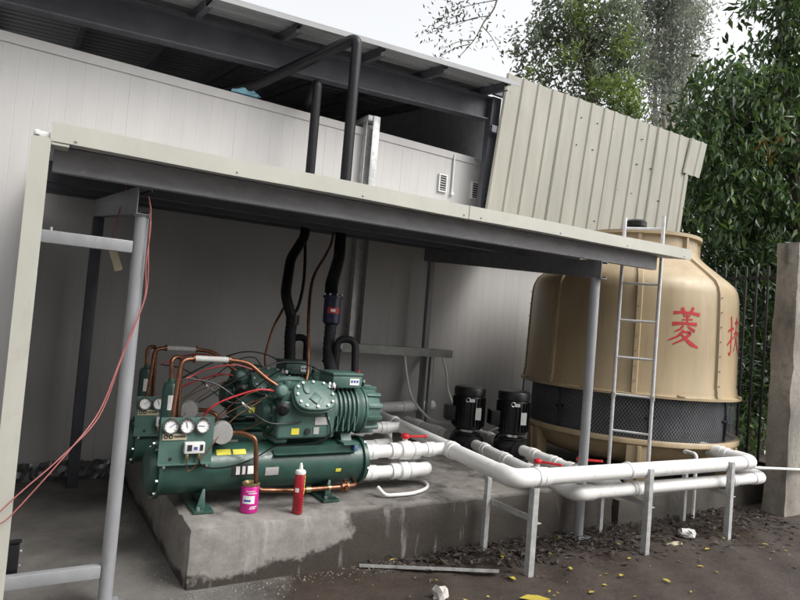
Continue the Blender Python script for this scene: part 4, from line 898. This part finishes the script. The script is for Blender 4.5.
crumple('plastic_scrap', (4.50, 2.92, .004), (.10, .04, .018), 'cardboard', 'flat brownish scrap on the mud before the pipe stands', 'scrap', seed=8)
crumple('blue_film', (1.73, 5.955, 3.665), (.17, .06, .055), 'blue_film', 'crumpled pale blue film on top of the wall cap', 'plastic film', seed=9)
m = MB(); m.box((2.05, 3.70, .66), (2.08, 3.74, .704)); m.build('mount_pad', 'blue_rag', U1, bevel=.004)
# hanging tag and loose red wires by the canopy post
m = MB(); m.x = Matrix.Translation((.472, 4.0, 1.80)) @ Matrix.Rotation(R(-20), 4, 'Y'); m.box((-.022, -.002, -.075), (.022, .002, .075)); ht = m.build('paper_tag', 'cardboard'); tag(ht, 'tan paper tag dangling below the canopy near the round post', 'tag')
cable([(.455, 4.0, 1.865), (.45, 4.0, 1.95), (.47, 4.02, 2.08), (.50, 4.05, 2.26)], .0032, 'wire_pink', 'hanging_wire', 'thin red wire holding the dangling paper tag', 'wire')
cable([(.53, 3.40, 2.10), (.545, 3.385, 2.02), (.548, 3.383, 1.86), (.562, 3.383, 1.62), (.525, 3.37, 1.45), (.47, 3.36, 1.26), (.39, 3.32, .98), (.235, 3.22, .81), (.10, 3.175, .685), (.02, 3.165, .60), (-.06, 3.16, .50), (-.2, 3.1, .3), (-.3, 3.0, .01)], .0032, 'wire_pink', 'loose_wire', 'upper loose red wire looping from the round post past the cream edge', 'wire')
cable([(.535, 3.40, 2.08), (.55, 3.383, 1.95), (.545, 3.381, 1.75), (.555, 3.381, 1.58), (.505, 3.365, 1.40), (.455, 3.352, 1.22), (.385, 3.31, 1.0), (.26, 3.22, .83), (.16, 3.19, .70), (.06, 3.17, .575), (-.02, 3.16, .50), (-.2, 3.05, .25), (-.32, 2.95, .01)], .0032, 'wire_pink', 'loose_wire', 'lower loose red wire sagging from the round post past the cream edge', 'wire')

# ------------------------------------------------------------------ leaves
def leafcloud(C, L, ratio=.36, bias=(0, 0, -.3), spread=1.0, fold=.16, r=rng):
    n = len(C); d = r.normal(size=(n, 3))*spread + np.array(bias); d /= np.linalg.norm(d, axis=1)[:, None]
    h = r.normal(size=(n, 3)); h[:, 2] += .9*np.sign(h[:, 2]); sd_ = np.cross(d, h); sd_ /= np.linalg.norm(sd_, axis=1)[:, None]; nn = np.cross(sd_, d)
    L = (np.asarray(L, float)*np.ones(n))[:, None]; W = L*ratio
    a = C; b = C+d*L*.42+sd_*W/2+nn*W*fold; c = C+d*L-nn*L*.10; e = C+d*L*.42-sd_*W/2+nn*W*fold
    V = np.stack([a, b, c, e], 1).reshape(-1, 3)
    i = np.arange(n)*4; F = np.concatenate([np.stack([i, i+1, i+2], 1), np.stack([i, i+2, i+3], 1)])
    return V, F
def leafobj(name, C, L, mat, parent=None, **k):
    V, F = leafcloud(np.asarray(C), L, **k)
    if parent is not None: V = V-np.array(parent_pos(parent))
    me = bpy.data.meshes.new(name); me.from_pydata(V.tolist(), [], F.tolist()); me.materials.append(M[mat])
    o = bpy.data.objects.new(name, me); col.objects.link(o); o.parent = parent; return stuff(o)
RV, UV_, FV = np.array(cr), np.array(cu), np.array(fwd)
def at(px, py, d): return np.array((0, 0, 1.55)) + (FV*615 + RV*(px-400) + UV_*(300-py))/615*d
def lobes(specs, n_cl, per, sig, depth_k=.7, r=rng):
    """specs: (centre, radius); leaves gathered in clumps spread through each lobe's shell and volume"""
    out = []
    for c, rad in specs:
        k = max(3, int(n_cl*rad*rad))
        u = r.normal(size=(k, 3)); u /= np.linalg.norm(u, axis=1)[:, None]; q = np.array(c) + u*(rad*r.uniform(.35, 1.0, size=(k, 1))**.6)
        for p in q: out.append(p + r.normal(size=(max(2, int(per*r.uniform(.5, 1.5))), 3))*sig*r.uniform(.6, 1.3))
    return np.concatenate(out)
def trunk(parent, path, r0_, r1_, mt='bark', name='trunk'):
    p = smoothpath(path, 5); n = len(p); m = MB(); m.tube(p, [r0_+(r1_-r0_)*k/(n-1) for k in range(n)], 9); return m.build(name, mt, parent, smooth=60)

# tree behind the cladding
t1 = thing('broadleaf_tree', (11.9, 11.1, 0), 'bushy mid green tree rising behind the cream cladding', 'tree')
tk = [at(*q) for q in ((588, 150, 16.2), (590, 80, 16.2), (582, 20, 16.2), (575, -60, 16.2))]
trunk(t1, [(11.9, 11.1, 0), (12.0, 11.1, 3)] + tk, .22, .05)
L1 = [((585, 25, 16), 1.0), ((560, 20, 16.3), .8), ((610, 30, 16), .9), ((578, 70, 15.8), .8), ((600, 60, 16.3), .9), ((528, 50, 16), .45), ((533, 70, 16), .4), ((632, 60, 16.3), .6), ((575, -40, 16), 1.1), ((625, 20, 16.5), .5), ((545, 85, 15.8), .4), ((606, 100, 16.5), .9), ((550, 35, 16.2), .5), ((600, 140, 16), 1.3)]
leafobj('crown', lobes([(at(*q), r_) for q, r_ in L1], 90, 13, .15), .18, 'leaf_mid', t1, bias=(0, 0, .1))
L1b = [((618, 98, 15.2), .55), ((634, 108, 15.3), .4), ((568, 60, 15.2), .3), ((596, 88, 15.2), .3), ((622, 45, 15.4), .3), ((585, 8, 15.2), .4), ((535, 78, 15.5), .2)]
leafobj('fresh_shoots', lobes([(at(*q), r_) for q, r_ in L1b], 110, 13, .13), .18, 'leaf_fresh', t1, bias=(0, 0, .6))
for q in L1[:10]: trunk(t1, [tk[1]*.5+tk[2]*.5, (tk[2]+at(*q[0]))/2+np.array((0, 0, .2)), at(*q[0])], .05, .012, name='limb')
# its long thin bough over the roof
tg = [at(*q) for q in ((505, -60, 13), (497, 0, 12.4), (484, 22, 12.3), (474, 40, 12.2), (458, 58, 12.2))]
trunk(t1, [at(575, -60, 16), at(530, -110, 14)]+tg, .03, .006, name='bough')
tw_l = []
for q, n, s_ in (((450, 14, 12.3), 70, .22), ((440, 22, 12.3), 40, .2), ((432, 30, 12.3), 20, .16), ((420, 37, 12.3), 7, .1), ((462, 5, 12.3), 40, .25), ((476, 36, 12.2), 18, .14), ((456, 43, 12.2), 14, .16), ((444, 44, 12.2), 10, .12), ((436, 55, 12.2), 9, .1), ((447, 58, 12.2), 12, .1), ((492, 20, 12.3), 14, .18), ((500, 45, 12.2), 16, .14), ((512, 27, 12.2), 4, .05), ((484, 38, 12.2), 10, .12), ((503, 55, 12.2), 5, .08), ((480, 4, 12.3), 16, .2)):
    tw_l.append(at(*q)+rng.normal(size=(n, 3))*s_*.75)
leafobj('bough_leaves', np.concatenate(tw_l), .105, 'leaf_twig', t1, bias=(0, 0, -.35), ratio=.34)
for a, b in (((478, 18, 12.3), (428, 34, 12.3)), ((488, 16, 12.3), (455, 26, 12.3)), ((482, 26, 12.2), (500, 52, 12.2)), ((474, 40, 12.2), (444, 48, 12.2)), ((470, 44, 12.2), (438, 58, 12.2)), ((497, 0, 12.4), (440, 16, 12.3))):
    trunk(t1, [at(*a), (at(*a)+at(*b))/2+np.array((0, 0, .05)), at(*b)], .010, .004, name='twig')
# slender pale tree
t2 = thing('slender_tree', (19.2, 13.4, 0), 'tall slender pale-stemmed tree with airy grey green foliage', 'tree')
for dx, top in ((656, 0), (671, -40), (684, 20), (664, -20)): trunk(t2, [(19.2, 13.4, 0), at(dx+6, 200, 22), at(dx-1, 100, 22), at(dx+3, top, 22), at(dx+5, top-80, 22)], .12, .03, 'pale_bark', 'stem')
L2 = [((x, y, 22+rng.uniform(-1, 1)), rng.uniform(.45, .8)) for x in (648, 660, 672, 684, 690) for y in (-20, 5, 28, 52, 75, 98, 120) if not (x > 688 and y > 40) and not (x < 652 and y > 90)]
leafobj('crown', lobes([(at(*q), r_) for q, r_ in L2], 100, 11, .22), .19, 'leaf_grey', t2, bias=(0, 0, -.6))
# big leaved tree over the wall
t3 = thing('large_leaved_tree', (11.2, 5.2, 0), 'dark glossy large-leaved tree hanging over the concrete wall', 'tree')
trunk(t3, [(11.2, 5.2, 0), (11.15, 5.2, 2.5), at(793, 150, 11.2), at(786, 110, 11.1), at(782, 60, 11.1), at(790, -40, 11.1)], .16, .06)
L3 = [((806, 12, 9.4), .5), ((778, 64, 9.4), .52), ((722, 92, 9.2), .5), ((702, 122, 9.1), .38), ((742, 128, 9.4), .65), ((790, 110, 9.6), .7), ((728, 172, 9.3), .55), ((778, 185, 9.4), .7), ((715, 212, 9.3), .45), ((758, 232, 9.4), .6), ((800, 228, 9.3), .5), ((690, 140, 9.0), .22), ((750, 4, 9.2), .17), ((795, -12, 9.4), .45), ((733, 66, 9.2), .16), ((825, 60, 9.6), .7), ((840, 160, 9.4), .8), ((705, 175, 9.4), .35), ((820, -40, 9.4), .7)]
L3 = [((a, b, d+1.35), r_*1.14) for (a, b, d), r_ in L3]
pts = lobes([(at(*q), r_) for q, r_ in L3], 125, 11, .13)
leafobj('crown', pts, rng.uniform(.10, .235, len(pts)), 'leaf_big', t3, bias=(-.2, -.1, -1.1), spread=.62, ratio=.36)
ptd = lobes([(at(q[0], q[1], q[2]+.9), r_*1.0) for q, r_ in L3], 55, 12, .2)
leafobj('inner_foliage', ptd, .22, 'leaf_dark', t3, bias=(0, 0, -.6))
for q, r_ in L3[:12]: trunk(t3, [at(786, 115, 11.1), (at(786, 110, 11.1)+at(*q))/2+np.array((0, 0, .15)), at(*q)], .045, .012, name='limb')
ol = lobes([(at(*q), .12) for q in ((774, 140, 10.2), (768, 150, 10.2))], 300, 4, .06)
leafobj('old_leaves', ol, .17, 'leaf_orange', t3, bias=(0, 0, -1))
lm = MB(); lm.add([(0, 0, 0), (.30, .17, .05), (.62, .16, .05), (1, 0, -.10), (.62, -.16, .05), (.30, -.17, .05), (.45, 0, 0)], [(0, 1, 6), (1, 2, 6), (2, 3, 6), (3, 4, 6), (4, 5, 6), (5, 0, 6)])
lf = lm.build('leaf', 'leaf_big', smooth=60); lf.parent = t3
def put_leaf(o, p, L, base):
    d = Vector((random.gauss(-.25, .5), random.gauss(-.15, .5), random.gauss(-.9, .35))).normalized()
    o.rotation_mode = 'QUATERNION'; o.rotation_quaternion = d.to_track_quat('X', 'Z') @ Matrix.Rotation(random.uniform(-.9, .9), 4, 'X').to_quaternion()
    o.scale = (L, L, L); o.location = Vector(p)-base
fr = [(at(q[0], q[1], q[2]-.05), r_) for q, r_ in L3 if q[0] < 800]
for k in range(230):
    c, r_ = fr[k % len(fr)]; u = rng.normal(size=3); u /= np.linalg.norm(u); u[1] = -abs(u[1]); u[0] = -abs(u[0])*.6 if random.random() < .6 else u[0]
    o = lf if k == 0 else lf.copy()
    if k: col.objects.link(o)
    put_leaf(o, c+u*r_*random.uniform(.8, 1.15), random.uniform(.14, .24), t3.location)
# shrubs and the wood behind the fence
for k, (q, r_, lab) in enumerate((((752, 350, 10.2), .9, 'dark leafy shrub behind the iron fence bars'), ((765, 290, 10.6), .9, 'taller dark shrub under the large-leaved tree'), ((748, 425, 9.8), .6, 'low green shrub at the foot of the iron fence'))):
    c = at(*q); b = thing('shrub', (c[0], c[1], 0), lab, 'shrub')
    trunk(b, [(c[0], c[1], 0), (c[0]+.05, c[1], c[2]*.6), tuple(c)], .04, .015, name='stem')
    p = lobes([(c, r_), (c+RV*.5+UV_*.2, r_*.7), (c-RV*.6+UV_*.1, r_*.8), (c-np.array((0, 0, .5)), r_*.7)], 110, 12, .18)
    p = p[p[:, 2] > .02]; leafobj('foliage', p, .15, 'leaf_dark' if k < 2 else 'leaf_big', b, bias=(0, 0, -.3))
wd = []
for k in range(1100):
    x, y = rng.uniform(650, 960), rng.uniform(95, 440); d = rng.uniform(12.5, 17)
    if x < 715 and y < 160: continue
    c = at(x, y, d)
    if c[2] > .4: wd.append(c+rng.normal(size=(20, 3))*.38)
fw = leafobj('far_wood', np.concatenate(wd[::2]+wd[1::4]), .30, 'leaf_dark', None, bias=(0, 0, -.2)); tag(fw, 'dense dark wood filling the background behind the fence', 'woodland')
fw = leafobj('far_foliage', np.concatenate(wd[3::4]), .28, 'leaf_fresh', None, bias=(0, 0, -.2)); tag(fw, 'light green foliage glinting through the dark wood', 'woodland')

# leaf litter on the mud
n = 1800; lx = rng.uniform(1.95, 6.3, n); ly = 3.43-np.abs(rng.normal(size=n))*.20*(.5+np.clip((lx-2)/2.2, 0, 1.3)); keep = (ly > 2.2) & (rng.uniform(size=n) < np.clip((lx-1.8)/1.5, .12, 1)); lx, ly = lx[keep], ly[keep]
P3 = np.stack([lx, ly, np.array([gz(a, b) for a, b in zip(lx, ly)])+.006+rng.uniform(0, .018, len(lx))*(ly > 3.05)], 1)
def flat_leaves(name, P, L, mt, lab, tilt=.25):
    nn_ = len(P); a = rng.uniform(0, 2*np.pi, nn_); d = np.stack([np.cos(a), np.sin(a), rng.normal(size=nn_)*tilt], 1); s_ = np.stack([-np.sin(a), np.cos(a), rng.normal(size=nn_)*tilt], 1)
    L = L[:, None]; V = np.stack([P, P+d*L*.45+s_*L*.2+[0, 0, .004], P+d*L, P+d*L*.45-s_*L*.2+[0, 0, .004]], 1).reshape(-1, 3); V[:, 2] = np.maximum(V[:, 2], .003)
    i = np.arange(nn_)*4; F = np.concatenate([np.stack([i, i+1, i+2], 1), np.stack([i, i+2, i+3], 1)])
    o = quadmesh(name, V.tolist(), F.tolist(), mt); stuff(o); tag(o, lab, 'leaf litter'); return o
cl_ = np.array([(2.95, 3.22), (3.15, 3.12), (2.75, 3.30), (3.7, 3.25), (4.1, 3.15), (4.5, 3.12), (4.75, 3.05), (5.0, 3.1), (3.3, 3.2), (5.5, 3.05)])
ck = cl_[rng.integers(0, len(cl_), 520)]+rng.normal(size=(520, 2))*(.13, .07); P3 = np.concatenate([P3, np.stack([ck[:, 0], np.minimum(ck[:, 1], 3.42), .012+np.abs(rng.normal(size=520))*.018], 1)])
flat_leaves('leaf_litter', P3, rng.uniform(.025, .075, len(P3)), 'leaf_dead', 'dark rotting leaf litter along the foot of the plinth')
n = 80; lx = rng.uniform(1.7, 6.0, n); ly = rng.uniform(2.3, 3.4, n); P4 = np.stack([lx, ly, np.array([gz(a, b) for a, b in zip(lx, ly)])+.012], 1)
flat_leaves('yellow_litter', P4, rng.uniform(.012, .045, n), 'leaf_yellow', 'tiny yellowed leaf bits sprinkled over the dark mud')
lm = MB(); lm.add([(0, 0, .002), (.3, .24, .06), (.65, .22, .06), (1, 0, .02), (.65, -.22, .05), (.3, -.24, .06), (.45, 0, .0)], [(0, 1, 6), (1, 2, 6), (2, 3, 6), (3, 4, 6), (4, 5, 6), (5, 0, 6)])
yl = lm.build('fallen_leaf', 'leaf_yellow', smooth=60)
ysp = [(2.80, 2.93), (2.95, 3.16), (3.34, 3.12), (3.9, 2.86), (3.55, 2.66), (3.1, 2.55), (4.05, 3.10), (2.55, 3.30), (4.62, 2.75), (3.75, 2.5), (5.3, 2.62), (2.33, 3.22), (4.3, 2.55), (3.25, 2.83)]
for k, (x, y) in enumerate(ysp):
    o = yl if k == 0 else yl.copy()
    if k: col.objects.link(o)
    L = random.uniform(.04, .07); o.location = (x, y, gz(x, y)+.012); o.scale = (L, L, L); o.rotation_euler = (0, 0, random.uniform(0, 6.3))
    tag(o, 'small yellow fallen leaf lying on the dark mud', 'leaf', 'yellow fallen leaves')
o = yl.copy(); col.objects.link(o); o.location = (2.63, 2.66, .015); o.scale = (.19, .15, .12); o.rotation_euler = (0, 0, -.5); tag(o, 'largest yellow fallen leaf on the mud', 'leaf', 'yellow fallen leaves')
# grit and crumbs of mortar along the plinth foot
n = 700; gx_ = np.concatenate([rng.uniform(.6, 1.0, 260)-.1*rng.random(260), rng.uniform(.9, 2.6, 440)]); gy_ = np.concatenate([rng.uniform(3.3, 5.2, 260), 3.43-np.abs(rng.normal(size=440))*.10])
gx_[:260] = .905-np.abs(rng.normal(size=260))*.07
V = []; F = []
for x, y in zip(gx_, gy_):
    r_ = random.uniform(.002, .007)*(1.6 if random.random() < .06 else 1); o_ = len(V); z0 = gz(x, y)
    V += [(x+r_*math.cos(a+random.random())*random.uniform(.7, 1.2), y+r_*math.sin(a+random.random())*random.uniform(.7, 1.2), z0+.001) for a in (0, 1.6, 3.1, 4.7)] + [(x, y, z0+r_*1.1)]
    F += [(o_, o_+1, o_+4), (o_+1, o_+2, o_+4), (o_+2, o_+3, o_+4), (o_+3, o_, o_+4)]
gr = quadmesh('mortar_grit', V, F, 'grit'); stuff(gr); tag(gr, 'pale mortar grit strewn along the foot of the plinth', 'grit')
